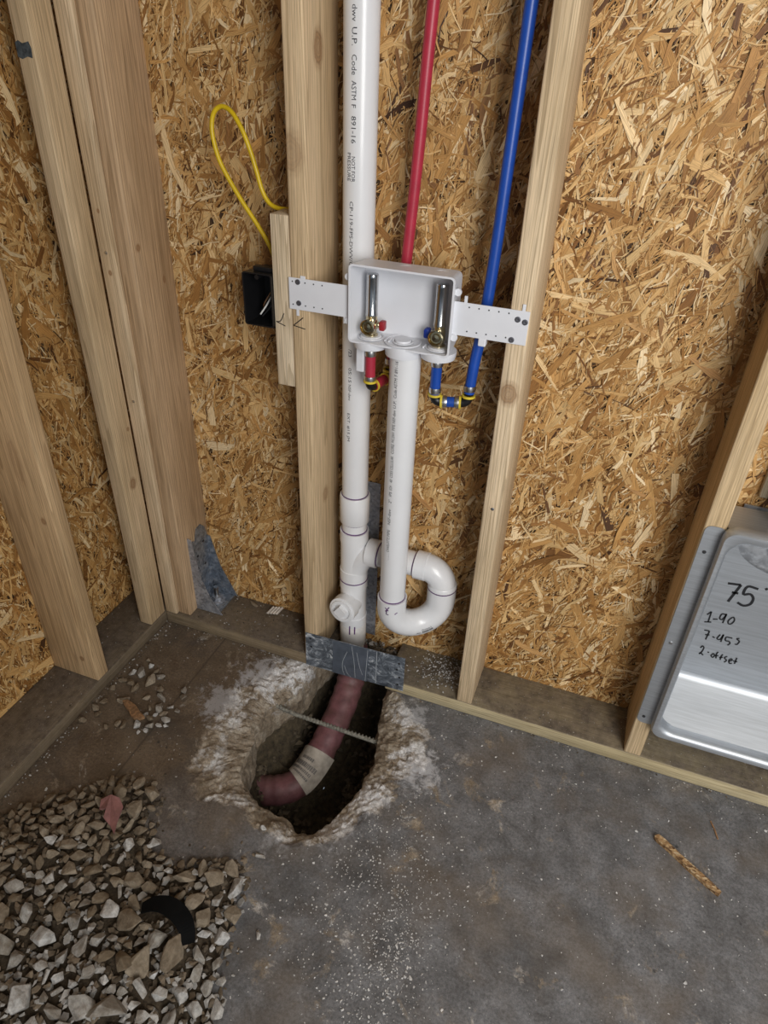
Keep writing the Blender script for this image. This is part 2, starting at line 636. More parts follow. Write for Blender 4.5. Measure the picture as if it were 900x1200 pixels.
def stone_mat(name, lo, hi, dirt):
    m, nt, b = newmat(name)
    tc = N(nt, 'ShaderNodeTexCoord').outputs['Object']
    oi = N(nt, 'ShaderNodeObjectInfo').outputs['Random']
    base = ramp(nt, oi, [(0, lo), (1, hi)]).outputs[0]
    n1 = noise_tex(nt, tc, 2.6, 8, 0.75, 0.5)
    sp = ramp(nt, n1, [(0.32, 0.55), (0.5, 0.95), (0.68, 1.25)]).outputs[0]
    col = mix(nt, 1.0, base, sp, 'MULTIPLY')
    geo = N(nt, 'ShaderNodeNewGeometry').outputs['Position']
    dm = ramp(nt, noise_tex(nt, geo, 45, 4, 0.6), [(0.42, 0.0), (0.62, dirt)]).outputs[0]
    col = mix(nt, dm, col, (0.135, 0.098, 0.062))
    L(nt, col, b.inputs['Base Color'])
    b.inputs['Roughness'].default_value = 0.9
    b.inputs['Specular IOR Level'].default_value = 0.2
    bump(nt, b, n1, 0.55, 0.004)
    return m


M['stone_pale'] = stone_mat('pale_limestone', (0.30, 0.275, 0.235), (0.60, 0.59, 0.57), 0.6)
M['stone_mud'] = stone_mat('muddy_limestone', (0.20, 0.155, 0.105), (0.33, 0.275, 0.205), 0.6)


def stuff_stone_mat():
    m, nt, b = newmat('small_gravel')
    at = N(nt, 'ShaderNodeAttribute', attribute_name='tone').outputs['Color']
    geo = N(nt, 'ShaderNodeNewGeometry').outputs['Position']
    n1 = noise_tex(nt, geo, 140, 4, 0.7)
    col = mix(nt, 1.0, at, ramp(nt, n1, [(0.3, 0.7), (0.65, 1.12)]).outputs[0], 'MULTIPLY')
    L(nt, col, b.inputs['Base Color'])
    b.inputs['Roughness'].default_value = 0.92
    b.inputs['Specular IOR Level'].default_value = 0.2
    return m


M['gravel'] = stuff_stone_mat()

# ================================================================== SETTING
D, D2, W, DEP = 0.1415, 0.145, 0.0381, 0.1397
TOP = 2.44


def strands(name, fn, u0, u1, v0, v1, dens, parent, bias, bright, seed):
    """oriented-strand surface: thousands of thin wood flakes pressed flat, fn maps (u, v, out)"""
    g = np.random.default_rng(seed)
    n = int((u1 - u0) * (v1 - v0) * dens)
    kind = g.random(n)
    Ls = np.where(kind < 0.76, g.uniform(0.012, 0.060, n), np.where(kind < 0.945, g.uniform(0.035, 0.10, n), g.uniform(0.06, 0.135, n)))
    Ws = np.where(kind < 0.76, g.uniform(0.0008, 0.0034, n), np.where(kind < 0.945, g.uniform(0.004, 0.0105, n), g.uniform(0.009, 0.024, n)))
    cu, cv = g.uniform(u0, u1, n), g.uniform(v0, v1, n)
    ang = np.where(g.random(n) < 0.68, g.normal(bias, 0.50, n), g.uniform(0, math.pi, n))
    dep = np.where(kind < 0.76, g.uniform(0.0008, 0.0052, n), g.uniform(0.0, 0.0046, n))
    tl, tw = g.normal(0, 0.022, n), g.normal(0, 0.16, n)
    c, s = np.cos(ang), np.sin(ang)
    # outline of a flake: six corners with ragged ends
    lo = np.array([-.5, -.5, 0.0, .5, .5, 0.0])
    wo = np.array([-.5, .5, .5, .5, -.5, -.5])
    a = lo[None] * Ls[:, None] * (1 + g.uniform(-.28, .12, (n, 6)))
    b = wo[None] * Ws[:, None] * (1 + g.uniform(-.45, .15, (n, 6)))
    b += (g.normal(0, .06, (n, 1)) * Ls[:, None]) * (lo[None] == 0)
    U = np.clip(cu[:, None] + a * c[:, None] - b * s[:, None], u0, u1)
    V = np.clip(cv[:, None] + a * s[:, None] + b * c[:, None], v0, v1)
    O = np.maximum(dep[:, None] + a * tl[:, None] + b * tw[:, None], 0.0002)
    pts = fn(U.ravel(), V.ravel(), O.ravel())
    me = bpy.data.meshes.new(name)
    base = np.arange(n) * 6
    f = np.empty((n, 2, 4), int)
    f[:, 0] = base[:, None] + np.array([0, 5, 2, 1])
    f[:, 1] = base[:, None] + np.array([5, 4, 3, 2])
    f = f.reshape(-1, 4)
    me.vertices.add(n * 6)
    me.vertices.foreach_set('co', pts.astype(np.float32).ravel())
    me.loops.add(len(f) * 4)
    me.loops.foreach_set('vertex_index', f.ravel().astype(np.int32))
    me.polygons.add(len(f))
    me.polygons.foreach_set('loop_start', np.arange(len(f), dtype=np.int32) * 4)
    me.polygons.foreach_set('loop_total', np.full(len(f), 4, np.int32))
    me.update()
    # per-flake wood tone
    t = g.random(n)
    pal = np.array([[0.055, 0.025, 0.012], [0.20, 0.085, 0.024], [0.40, 0.198, 0.058], [0.56, 0.315, 0.110], [0.71, 0.475, 0.215], [0.84, 0.66, 0.41]]) * np.array(bright)
    x = np.interp(t, [0, .045, .22, .52, .84, 1.0], [0, 1, 2, 3, 4, 5])
    i0 = np.clip(x.astype(int), 0, 4)
    fr = (x - i0)[:, None]
    tone = pal[i0] * (1 - fr) + pal[i0 + 1] * fr
    tone = np.clip(tone * g.uniform(.85, 1.12, (n, 1)), 0, 1)
    rgba = np.ones((n, 6, 4), np.float32)
    rgba[:, :, :3] = tone[:, None, :]
    ca = me.color_attributes.new('tone', 'FLOAT_COLOR', 'POINT')
    ca.data.foreach_set('color', rgba.ravel())
    uvl = me.uv_layers.new(name='UVMap')
    off = g.uniform(0, 50, (n, 2))
    uv = np.stack([a + off[:, :1], b + off[:, 1:]], -1).reshape(-1, 2)
    uvl.data.foreach_set('uv', uv[f.ravel()].astype(np.float32).ravel())
    me.materials.append(M['osb'])
    o = bpy.data.objects.new(name, me)
    COL.objects.link(o)
    o.parent = parent
    o['kind'] = 'stuff'
    return o


wb = struct(obj('wall_back', B(-D2 - .011, 2.35, D + .0005, D + .0115, 0, TOP), M['osb_core']))
ob_ = WLOC[wb.name]
strands('osb_strand', lambda u, v, o: np.stack([u - ob_.x, D - o - ob_.y, v - ob_.z], -1), -D2, 2.2, 0.0, 1.85, 22000, wb, 1.2, (1, 1, 1), 3)
wl = struct(obj('wall_left', B(-D2 - .0115, -D2 - .0005, -2.3, D, 0, TOP), M['osb_core']))
ol_ = WLOC[wl.name]
strands('osb_strand', lambda u, v, o: np.stack([-D2 + o - ol_.x, u - ol_.y, v - ol_.z], -1), -1.0, D, 0.0, 1.85, 20000, wl, 1.75, (0.95, 0.92, 0.85), 5)
struct(obj('unseen_ceiling', B(-D2, 4.2, -4.6, D, TOP + .038, TOP + .06), plain('unseen_ceiling_board', (0.5, 0.45, 0.38), 0.8)))  # unseen ceiling, added to block sky light from above

# ---- slab with the broken-out hole (polar mesh around the hole)
HC = Vector((0.56, -0.16, 0))
HOLE = [(.49, .135), (.462, .06), (.455, -.02), (.44, -.09), (.405, -.15), (.398, -.22), (.425, -.28), (.435, -.335), (.462, -.375), (.515, -.40), (.57, -.405), (.62, -.428), (.655, -.42), (.678, -.38), (.692, -.34), (.712, -.27), (.716, -.19), (.70, -.13), (.68, -.08), (.668, -.02), (.66, .06), (.655, .135)]
CHIP = [(.46, .138), (.43, .04), (.36, -.008), (.30, -.08), (.29, -.24), (.31, -.42), (.385, -.468), (.50, -.44), (.53, -.475), (.60, -.492), (.73, -.44), (.775, -.335), (.86, -.21), (.83, -.12), (.76, -.045), (.70, .02), (.69, .139)]


def ray_poly(poly, th):
    d = (math.cos(th), math.sin(th))
    best = None
    n = len(poly)
    for i in range(n):
        ax, ay = poly[i][0] - HC.x, poly[i][1] - HC.y
        bx, by = poly[(i + 1) % n][0] - HC.x, poly[(i + 1) % n][1] - HC.y
        ex, ey = bx - ax, by - ay
        den = d[0] * ey - d[1] * ex
        if abs(den) < 1e-12:
            continue
        t = (ax * ey - ay * ex) / den
        s = (ax * d[1] - ay * d[0]) / den
        if t > 0 and -1e-9 <= s <= 1 + 1e-9:
            best = t if best is None else max(best, t)
    return best


def nz(x, y, z=0.0, s=1.0):
    return noise.noise(Vector((x * s, y * s, z * s)))


NA = 640
rect = [(-D2, -4.4), (4.0, -4.4), (4.0, D), (-D2, D)]
bm = bmesh.new()
chip_l = bm.verts.layers.float.new('chip')
rings = []
wallf = [(-0.125, 0.985), (-0.105, 0.97), (-0.085, 0.985), (-0.065, 0.975), (-0.048, 0.99), (-0.034, 1.0)]
for zz, k in wallf:
    ring = []
    for i in range(NA):
        th = 2 * math.pi * i / NA
        r = ray_poly(HOLE, th) * k
        x, y = HC.x + r * math.cos(th), HC.y + r * math.sin(th)
        r += 0.012 * nz(x, y, zz * 2, 22) + 0.005 * nz(x, y, zz, 70)
        r = min(r, (D - HC.y - .002) / max(math.sin(th), 1e-6)) if math.sin(th) > 0 else r
        v = bm.verts.new((HC.x + r * math.cos(th), HC.y + r * math.sin(th), zz + 0.006 * nz(x, y, 3, 40)))
        v[chip_l] = 1.0
        ring.append(v)
    rings.append(ring)
NCH = 26
for j in range(1, NCH + 1):
    f = j / NCH
    ring = []
    for i in range(NA):
        th = 2 * math.pi * i / NA
        rh, rc = ray_poly(HOLE, th), ray_poly(CHIP, th)
        rc = max(rc, rh + .006)
        r = rh + (rc - rh) * f
        x, y = HC.x + r * math.cos(th), HC.y + r * math.sin(th)
        prof = -0.030 * (1 - f) ** 2.2
        rough = (0.009 * nz(x, y, 0, 20) - 0.008 * abs(nz(x, y, 5, 42)) + 0.004 * nz(x, y, 7, 95) - 0.004 * abs(nz(x, y, 9, 190)) + .002) * min(1, (1 - f) * 2.2)
        z = min(prof + rough, 0.004) if f < 1 else 0.0
        if y > -.005:
            z = min(z, -0.001)
        v = bm.verts.new((x, y, z))
        v[chip_l] = max(0.0, 1.0 - f * 0.95)
        ring.append(v)
    rings.append(ring)
for f in (0.03, 0.08, 0.16, 0.3, 0.55, 1.0):
    ring = []
    for i in range(NA):
        th = 2 * math.pi * i / NA
        rc, rr = max(ray_poly(CHIP, th), ray_poly(HOLE, th) + .006), ray_poly(rect, th)
        r = rc + max(rr - rc, .0005) * f
        v = bm.verts.new((HC.x + r * math.cos(th), HC.y + r * math.sin(th), 0))
        v[chip_l] = 0.08 if f < .04 else 0.0
        ring.append(v)
    rings.append(ring)
for a, b in zip(rings, rings[1:]):
    for i in range(NA):
        bm.faces.new((a[i], a[(i + 1) % NA], b[(i + 1) % NA], b[i]))
fl = struct(obj('floor', bm, M['concrete'], smooth=True, sharp=24))
# soil under the slab
bm = bmesh.new()
rings = []
for j in range(15):
    f = j / 14
    ring = []
    for i in range(180):
        th = 2 * math.pi * i / 180
        r = ray_poly(HOLE, th) * (f * 1.05 + .01)
        r = min(r, (D + .02 - HC.y) / math.sin(th)) if math.sin(th) > 0.05 else r
        x, y = HC.x + r * math.cos(th), HC.y + r * math.sin(th)
        z = -0.275 + 0.15 * max(0, (f - .58) / .42) ** 1.5 + 0.022 * nz(x, y, 1, 24) + 0.012 * nz(x, y, 4, 70)
        # earth banked against the far-left side of the hole
        z += 0.06 * math.exp(-((x - .46) ** 2 + (y + .17) ** 2) / .004) - .018 * abs(nz(x, y, 8, 40)) + .006 * nz(x, y, 2, 120)
        ring.append(bm.verts.new((x, y, min(z, -.115 - .02 * abs(nz(x, y, 6, 50))))))
    rings.append(ring)
for a, b in zip(rings, rings[1:]):
    for i in range(180):
        bm.faces.new((a[i], a[(i + 1) % 180], b[(i + 1) % 180], b[i]))
so = obj('soil', bm, M['soil'], smooth=True, sharp=60)
so['kind'] = 'stuff'
so['label'] = 'dark damp soil at the bottom of the hole broken through the slab'
so['category'] = 'soil'

# ================================================================== LUMBER
SILL_SHADED = (0.30, 0.235, 0.15)  # base colour lowered to put shade on the left plate


def stick(name, label, cat, x0, x1, y0, y1, z0, z1, axis, base=PINE, knots=(), seed=1.0, bev=0.0034, weather_shade=0.0, group=None, side=0.16):
    o = obj(name, B(x0, x1, y0, y1, z0, z1, bev=bev), lumber(name + '_wood', base, axis, [], seed, weather_shade=weather_shade, side=side), smooth=True, sharp=50)
    if knots:
        org = WLOC[o.name]
        kk = [(k[0] - org.x, k[1] - org.y, k[2] - org.z) + tuple(k[3:]) for k in knots]
        o.data.materials[0] = lumber(name + '_wood', base, axis, kk, seed, weather_shade=weather_shade, side=side)
    return tag(o, label, cat, group)


S = 'wall framing studs'
XA, XB, XC = 0.4368, 0.8543, 1.2606
sA = stick('wall_stud', 'pale vertical stud behind the left wing of the washer box, white vent pipe beside it', 'stud', XA, XA + W, 0, DEP, W, TOP, 'Z', (0.70, 0.53, 0.33),
           [(XA + W, .055, 1.385, .02, .016, .024, .8), (XA + W, .06, .52, .02, .012, .018, .6), (XA + .01, 0, 1.235, .02, .02, .03, .45)], 1.3, group=S)
sB = stick('wall_stud', 'vertical stud with a large round knot below the right wing of the washer box', 'stud', XB, XB + W, 0, DEP, W, TOP, 'Z', (0.74, 0.585, 0.39),
           [(XB + .018, 0, .872, .0155, .02, .020, .75)], 4.7, group=S)
sC = stick('wall_stud', 'rightmost vertical stud, with the metal dryer vent box nailed to its front', 'stud', XC, XC + W, 0, DEP, W, TOP, 'Z', (0.71, 0.545, 0.34), [], 9.1, group=S)
s2 = stick('wall_stud', 'narrow corner stud of the back wall touching the left wall stud in the corner', 'stud', 0.0003, W - .0003, 0, DEP, W, TOP, 'Z', (0.68, 0.525, 0.345),
           [(.02, 0, .98, .004, .01, .005, .9), (.018, 0, 1.10, .003, .01, .004, .9)], 6.2, group=S)
s3 = stick('wall_stud', 'corner stud of the back wall with the galvanised hold-down bracket at its foot', 'stud', W, 2 * W, .010, DEP, W, TOP, 'Z', (0.55, 0.38, 0.225),
           [(2 * W, .03, 1.03, .01, .006, .007, .9), (2 * W, .10, .95, .01, .004, .008, .9)], 8.8, group=S)
s1 = stick('wall_stud', 'flat-turned corner stud of the left wall with a dark mark near its top', 'stud', -W, -.0003, -.0643, -.0003, W, TOP, 'Z', (0.66, 0.50, 0.31),
           [(0, -.03, .48, .01, .010, .014, .8), (0, -.012, .62, .01, .004, .005, .8)], 12.4, group=S)
sL = stick('wall_stud', 'broad dark-grained stud of the left wall, nearest the camera at the left edge', 'stud', -DEP, 0, -.2831, -.245, W, TOP, 'Z', (0.62, 0.435, 0.245),
           [(-.035, -.2831, .105, .006, .02, .007, .9), (-.06, -.2831, .66, .012, .02, .05, .35), (-.03, -.2831, .52, .006, .01, .008, .8)], 15.9, group=S)
# dark paint mark near the top of the flat-turned stud
obj('paint_mark', prism(bmesh.new(), [(-W + .001, 1.353), (-.028, 1.350), (-.016, 1.354), (-.006, 1.352), (-.0045, 1.366), (-.008, 1.376), (-.022, 1.373), (-.030, 1.377), (-W + .001, 1.374)], lambda u, v, w_: (u, -.0643 - w_, v), .0004), plain('faded_paint', (0.055, 0.065, 0.07), .8, 0, .3, 160), s1)
# floor plates
P = 'treated floor plates'
stick('floor_plate', 'dirty treated floor plate along the left wall', 'lumber', -DEP, 0, -2.2, DEP, 0, W, 'Y', SILL_SHADED, [], 2.2, side=.55, weather_shade=.95, group=P)  # top is dirty; front face darkened in colour to stand for shade
stick('floor_plate', 'short floor plate of the back wall between the corner studs and the hole', 'lumber', .0005, .497, 0, DEP, 0, W, 'X', (0.36, 0.28, 0.17), [], 3.3, side=.5, weather_shade=.95, group=P)  # real dirt on top, shade painted into the front by base and side
stick('floor_plate', 'long pale-edged floor plate of the back wall under the dryer box', 'lumber', .664, 2.2, 0, DEP, 0, W, 'X', (0.62, 0.53, 0.33), [], 5.5, weather_shade=.95, group=P)
# spacer block nailed to the stud beside the electrical box
blk = stick('spacer_block', 'pale wooden spacer strip between the black electrical box and the stud', 'lumber', XA - W - .0005, XA - .0008, .002, .085, .803, 1.133, 'Z', (0.76, 0.63, 0.45), [], 21.0, bev=.0012)
bmk = bmesh.new()
for s in ([(XA - .036, .935), (XA - .026, .938), (XA - .018, .954)], [(XA - .034, .935), (XA - .016, .929)]):
    ribbon(bmk, s, .0018, lambda a, b: (a, .0014, b))
obj('pencil_tick', bmk, M['marker'], blk, recalc=False)
bmk = bmesh.new()
for s in ([(XA + .024, .952), (XA + .003, .934)], [(XA + .003, .934), (XA + .028, .930)]):
    ribbon(bmk, s, .0018, lambda a, b: (a, -.0006, b))
obj('pencil_tick', bmk, M['marker'], sA, recalc=False)
# nail heads on the corner studs
for st, (x, y, z) in ((s2, (.019, -.0006, 1.02)), (s2, (.020, -.0006, .69)), (sB, (XB + .02, -.0006, .62))):
    obj('nail_head', LA([(0, .0035), (.0009, .0035), (.0014, .002)], (x, y, z), (0, -1, 0), seg=10), M['steel'], st)

# ================================================================== DRAIN PLUMBING
R2 = .0302
VX, VY = .537, .09
SX, SY = .665, .020
EX, EY = .7675, .090
ARM = .358
dr = thing('drain_plumbing', 'white plastic vent stack and standpipe joined by a curved trap', 'pipe', (VX, VY, 0.0))


def ringline(z, x, y, r, parent, axis=(0, 0, 1)):
    a = Vector(axis)
    o = Vector((x, y, z))
    return obj('primer_ring', LA([(-.0013, r - .001), (-.0013, r + .0007), (.0013, r + .0007), (.0013, r - .001)], o, a, seg=28, cap=False), M['primer'], parent, smooth=True)


def fitting(z0, z1, r, x, y):
    """a socket with slightly rounded lips"""
    return [(z0, R2), (z0, r - .001), (z0 + .0015, r), (z1 - .0015, r), (z1, r - .001), (z1, R2)]


vent = obj('vent_pipe', LA([(.50, R2), (2.3, R2)], (VX, VY, 0), (0, 0, 1), seg=36), M['pvc'], dr, smooth=True)
mid_p = obj('vent_pipe', LA([(.40, R2 * .999), (.46, R2 * .999)], (VX, VY, 0), (0, 0, 1), seg=36), M['pvc'], dr, smooth=True)
cp = obj('coupling', LA(fitting(.444, .519, .0352, VX, VY), (VX, VY, 0), (0, 0, 1), seg=36), M['pvc'], dr, smooth=True)
ringline(.5200, VX, VY, R2 + .0006, cp)
ringline(.4425, VX, VY, R2 + .0006, cp)
# sanitary tee with a swept branch to the right
bm = LA([(.268, R2), (.268, .0348), (.300, .0352), (.301, .0335), (.385, .0335), (.386, .0352), (.4175, .0348), (.4175, R2)], (VX, VY, 0), (0, 0, 1), seg=36)
tube(bm, smooth_path([(VX + .002, VY, .292), (VX + .010, VY, .318), (VX + .026, VY, .343), (VX + .048, VY, ARM - .002)], 6), [.0325] * 19, seg=28)
lathe(bm, [(0, .034), (.001, .0352), (.028, .0352), (.029, .034), (.029, R2)], (VX + .037, VY, ARM), (1, 0, 0), seg=28)
tee = obj('sanitary_tee', bm, M['pvc'], dr, smooth=True)
ringline(.4188, VX, VY, R2 + .0006, tee)
o = obj('primer_ring', LA([(-.0013, R2 - .001), (-.0013, R2 + .0012), (.0013, R2 + .0012), (.0013, R2 - .001)], (VX + .068, VY, ARM), (1, 0, 0), seg=28, cap=False), M['primer'], tee, smooth=True)
# cleanout tee with its square-headed plug facing the room
CZ = .195
bm = LA([(.118, R2), (.118, .0348), (.146, .0352), (.147, .0335), (.240, .0335), (.241, .0352), (.267, .0348), (.267, R2)], (VX, VY, 0), (0, 0, 1), seg=36)
cax = Vector((-.10, -1, .10)).normalized()
lathe(bm, [(0, .031), (.036, .031), (.037, .0355), (.062, .0355), (.063, .033)], (VX, VY, CZ), cax, seg=32)
co = obj('cleanout_tee', bm, M['pvc'], dr, smooth=True)
ringline(.2675, VX, VY, R2 + .0050, co)
bm = bmesh.new()
cpos = Vector((VX, VY, CZ)) + cax * .063
lathe(bm, [(0, .030), (.001, .030), (.003, .0295), (.0035, .024), (-.003, .023), (-.003, .001)], cpos, cax, seg=28, cap=False)
a = cax.cross(Vector((0, 0, 1))).normalized()
b = a.cross(cax)
a2, b2 = (a * .82 + b * .57), (b * .82 - a * .57)
hh = [cpos + a2 * (sx * .0125) + b2 * (sz * .0125) for sx, sz in ((-1, -1), (1, -1), (1, 1), (-1, 1))]
lo = [bm.verts.new(p - cax * .003) for p in hh]
hi = [bm.verts.new(p + cax * .013) for p in hh]
bm.faces.new(hi)
for i in range(4):
    bm.faces.new((lo[i], lo[(i + 1) % 4], hi[(i + 1) % 4], hi[i]))
obj('cleanout_plug', bm, M['pvc'], co, smooth=True)
bmk = bmesh.new()
al0 = math.atan2(CAM.y - VY, CAM.x - VX)


def on_vent(ang, z, r=R2 + .0006, x=VX, y=VY):
    return (x + r * math.cos(ang), y + r * math.sin(ang), z)


lp = obj('stub_pipe', LA([(-.02, R2), (.13, R2)], (VX, VY, 0), (0, 0, 1), seg=36), M['pvc_old'], dr, smooth=True)
ringline(.1165, VX, VY, R2 + .0006, lp)
for da, z0, z1 in ((-.25, .098, .128), (.12, .100, .126)):
    ribbon(bmk, [((al0 + da) * .0358, z0), ((al0 + da) * .0358, z1)], .0032, lambda q, z: on_vent(q / .0358, z, .0358))
# (two purple alignment ticks)
obj('primer_tick', bmk, M['primer'], lp, recalc=False)
obj('dusty_coupling', LA(fitting(.045, .1165, .0345, VX, VY), (VX, VY, 0), (0, 0, 1), seg=36), M['pvc_old'], lp, smooth=True)

# printing on the vent stack, read downwards
bmk = bmesh.new()
ac = al0 - .40
for body, z0, z1, dv, h in (("dwv", 1.452, 1.430, 0, .0085), ("U.P.", 1.4225, 1.398, 0, .0088), ("Code", 1.386, 1.358, 0, .0088), ("ASTM", 1.350, 1.3225, 0, .0085), ("F", 1.316, 1.311, 0, .008), ("891-16", 1.299, 1.258, 0, .0085),
                            ("NOT FOR", 1.2375, 1.197, .001, .0068), ("PRESSURE", 1.243, 1.198, -.0075, .0068),
                            ("CP-119-FPS-DWV/CP-110", 1.165, 1.020, -.002, .0068),
                            ("/23", .888, .872, -.002, .0068), ("05:15", .848, .816, -.002, .0068), ("NSF-dwv", .811, .775, -.002, .0062), ("EXT. #15 JM", .745, .678, -.004, .0065)):
    dz = -.008
    bmk = bmesh.new()
    add_text(bmk, body, z0 - z1, h, lambda u, v: on_vent(ac + (v + dv - .004) / R2, z0 + dz - u, R2 + .00035))
    obj('printed_word', bmk, M['ink'], vent, recalc=False)

# standpipe, trap and trap arm
sp = obj('standpipe', LA([(.285, R2), (.927, R2)], (SX, SY, 0), (0, 0, 1), seg=36), M['pvc'], dr, smooth=True)
bmk = bmesh.new()
al1 = math.atan2(CAM.y - SY, CAM.x - SX)
ac1 = al1 - .55
for body, z0, z1 in ((".......", .430, .449), ("CHARLOTTE", .4523, .492), ("PIPE", .495, .5126), ("NSF-dwv", .527, .567), ('2"', .5827, .591), ("IPS", .600, .611), ("SCH", .615, .6256), ("40", .634, .642), ("COEX", .6463, .663), ("CELLULAR", .6651, .697), ("CORE", .703, .725), ("PVC-DWV", .7287, .752), ("PIPE NSF-dwv", .7558, .800), ("U.P.", .8043, .8205), ("Code", .826, .8435), ("ASTM", .8456, .8665), ("F", .871, .874), ("891-16", .877, .901)):
    bmk = bmesh.new()
    add_text(bmk, body, z1 - z0, .0068 if body[0] != '.' else .004, lambda u, v: on_vent(ac1 - (v - .003) / R2, z0 + u, R2 + .00035, SX, SY))
    obj('printed_word', bmk, M['ink'], sp, recalc=False)
# U-bend lying in the plane of the two legs
e1, e2 = Vector((SX, SY, .268)), Vector((EX, EY, .268))
cen = (e1 + e2) / 2
rad = (e2 - e1).length / 2
hx = (e2 - e1).normalized()
arc = [Vector((SX, SY, .302)), Vector((SX, SY, .285))]
for k in range(17):
    th = math.pi * k / 16
    arc.append(cen - hx * (rad * math.cos(th)) - Vector((0, 0, 1)) * (rad * math.sin(th)))
arc += [Vector((EX, EY, .288)), Vector((EX, EY, .310))]
rr = [.0352, .0352] + [.0350 - .0015 * math.sin(math.pi * k / 16) for k in range(17)] + [.0352, .0352]
ub = obj('trap_bend', T(arc, rr, seg=32), M['pvc'], dr, smooth=True, sharp=60)
ringline(.3035, SX, SY, R2 + .0006, ub)
bmk = bmesh.new()
for pts in ([(-.45, .292), (-.20, .284)], [(-.42, .281), (-.16, .296)], [(-.30, .289), (-.34, .274), (-.18, .272)], [(.22, .274), (.40, .279)]):
    ribbon(bmk, [((al1 + a_) * .0358, z_) for a_, z_ in pts], .0026, lambda q, z: on_vent(q / .0358, z, .0358, SX, SY))
obj('primer_smear', bmk, M['primer'], ub, recalc=False)
# small printed barcode on the underside curve facing the room
bmk = bmesh.new()
nrm = hx.cross(Vector((0, 0, 1)))
if nrm.y > 0:
    nrm = -nrm


def on_bend(th, beta, r=.0348):
    c = cen - hx * (rad * math.cos(th)) - Vector((0, 0, 1)) * (rad * math.sin(th))
    outw = (c - cen).normalized()
    return c + (outw * math.sin(beta) + nrm * math.cos(beta)) * r


g2 = random.Random(3)
x = 0.0
while x < 1.0:
    wd = g2.choice((.02, .02, .04, .05))
    q = [on_bend(1.72 + .42 * (x + dx), be) for dx, be in ((0, .08), (wd, .08), (wd, .26), (0, .26))]
    bmk.faces.new([bmk.verts.new(p) for p in q])
    x += wd + g2.choice((.02, .03))
add_text(bmk, "Charlotte 2", .5, .5, lambda u, v: on_bend(1.70 + .42 * (u / .5), .01 - .13 * (v / .5)))
add_text(bmk, "A2n", .2, .5, lambda u, v: on_bend(1.50 + .16 * (u / .2), .26 - .13 * (v / .5)))
obj('printed_barcode', bmk, M['ink'], ub, recalc=False)
# elbow: rises from the right leg and turns left into the trap arm
er = .046
bend = [Vector((EX, EY, .300)), Vector((EX, EY, ARM - er))]
for k in range(1, 9):
    th = math.pi / 2 * k / 8
    bend.append(Vector((EX - er + er * math.cos(th), EY, ARM - er + er * math.sin(th))))
bm = T(bend, .0335, seg=32)
lathe(bm, [(0, .0335), (.001, .0353), (.028, .0353), (.029, .034), (.029, R2)], (EX - er + .006, EY, ARM), (-1, 0, 0), seg=32)
lathe(bm, [(0, .033), (.001, .0353), (.010, .0350), (.012, .0335)], (EX, EY, .311), (0, 0, 1), seg=32)
el = obj('trap_elbow', bm, M['pvc'], dr, smooth=True)
ringline(.3105, EX, EY, .0352, el)
ta = obj('trap_arm', LA([(VX + .05, R2 * .998), (EX - er, R2 * .998)], (0, EY, ARM), (1, 0, 0), seg=32), M['pvc'], dr, smooth=True)
obj('primer_ring', LA([(-.0013, R2 - .001), (-.0013, R2 + .0012), (.0013, R2 + .0012), (.0013, R2 - .001)], (EX - er - .0245, EY, ARM), (1, 0, 0), seg=28, cap=False), M['primer'], ta, smooth=True)

# metal strap behind the stack
tag(obj('metal_strap', B(.548, .584, .1345, .1362, .04, .530, bev=.0006), M['galv_dusty']), 'grey speckled metal strap standing behind the vent stack against the board', 'strap')

# wrapped pipe in the hole
path = smooth_path([(.540, .090, .02), (.541, .086, -.03), (.546, .055, -.075), (.548, -.01, -.112), (.542, -.10, -.15), (.530, -.17, -.180), (.508, -.222, -.197), (.462, -.252, -.206), (.405, -.262, -.21)], 7)
up_ = thing('buried_pipe', 'pink wrapped drain pipe bending left inside the broken hole', 'pipe', (.53, -.12, -.24))
rads = []
for i in range(len(path)):
    rads.append(.0375 + .0014 * math.sin(i * 1.9) + .0008 * math.sin(i * 4.1))


def wrap_mat():
    m, nt, b_ = newmat('pink_pipe_wrap')
    tc = N(nt, 'ShaderNodeTexCoord').outputs['Object']
    f = noise_tex(nt, tc, 35, 5, 0.6)
    r = ramp(nt, f, [(0.3, (0.11, 0.042, 0.046)), (0.7, (0.235, 0.10, 0.11))])
    dm = ramp(nt, noise_tex(nt, tc, 14, 5, .6), [(0.45, 0), (0.7, .7)]).outputs[0]
    L(nt, mix(nt, dm, r.outputs[0], (0.095, 0.055, 0.038)), b_.inputs['Base Color'])
    b_.inputs['Roughness'].default_value = .55
    bump(nt, b_, f, .4, .003)
    return m


obj('wrapped_tube', T(path, rads, seg=28), wrap_mat(), up_, smooth=True, sharp=70)
# paper label folded round the wrap near the bend
k0, k1 = 31, 42
bm = bmesh.new()
fr = frames([Vector(p) for p in path])
rows = []
for i in range(k0, k1):
    p = Vector(path[i])
    t = (Vector(path[i + 1]) - Vector(path[i - 1])).normalized()
    upv = (Vector((0, 0, 1)) - t * t.z).normalized()
    sd = t.cross(upv)
    rows.append([(p + (upv * math.cos(q) + sd * math.sin(q)) * (.0415 + (.004 if abs(q) > 1.3 else 0))) for q in [(-1.5 + 3.0 * j / 12) for j in range(13)]])
vs = [[bm.verts.new(c) for c in r_] for r_ in rows]
for a_, b_ in zip(vs, vs[1:]):
    for j in range(12):
        bm.faces.new((a_[j], a_[j + 1], b_[j + 1], b_[j]))
lab = obj('paper_label', bm, M['paper'], up_, smooth=True)
bm = bmesh.new()
gl = random.Random(5)


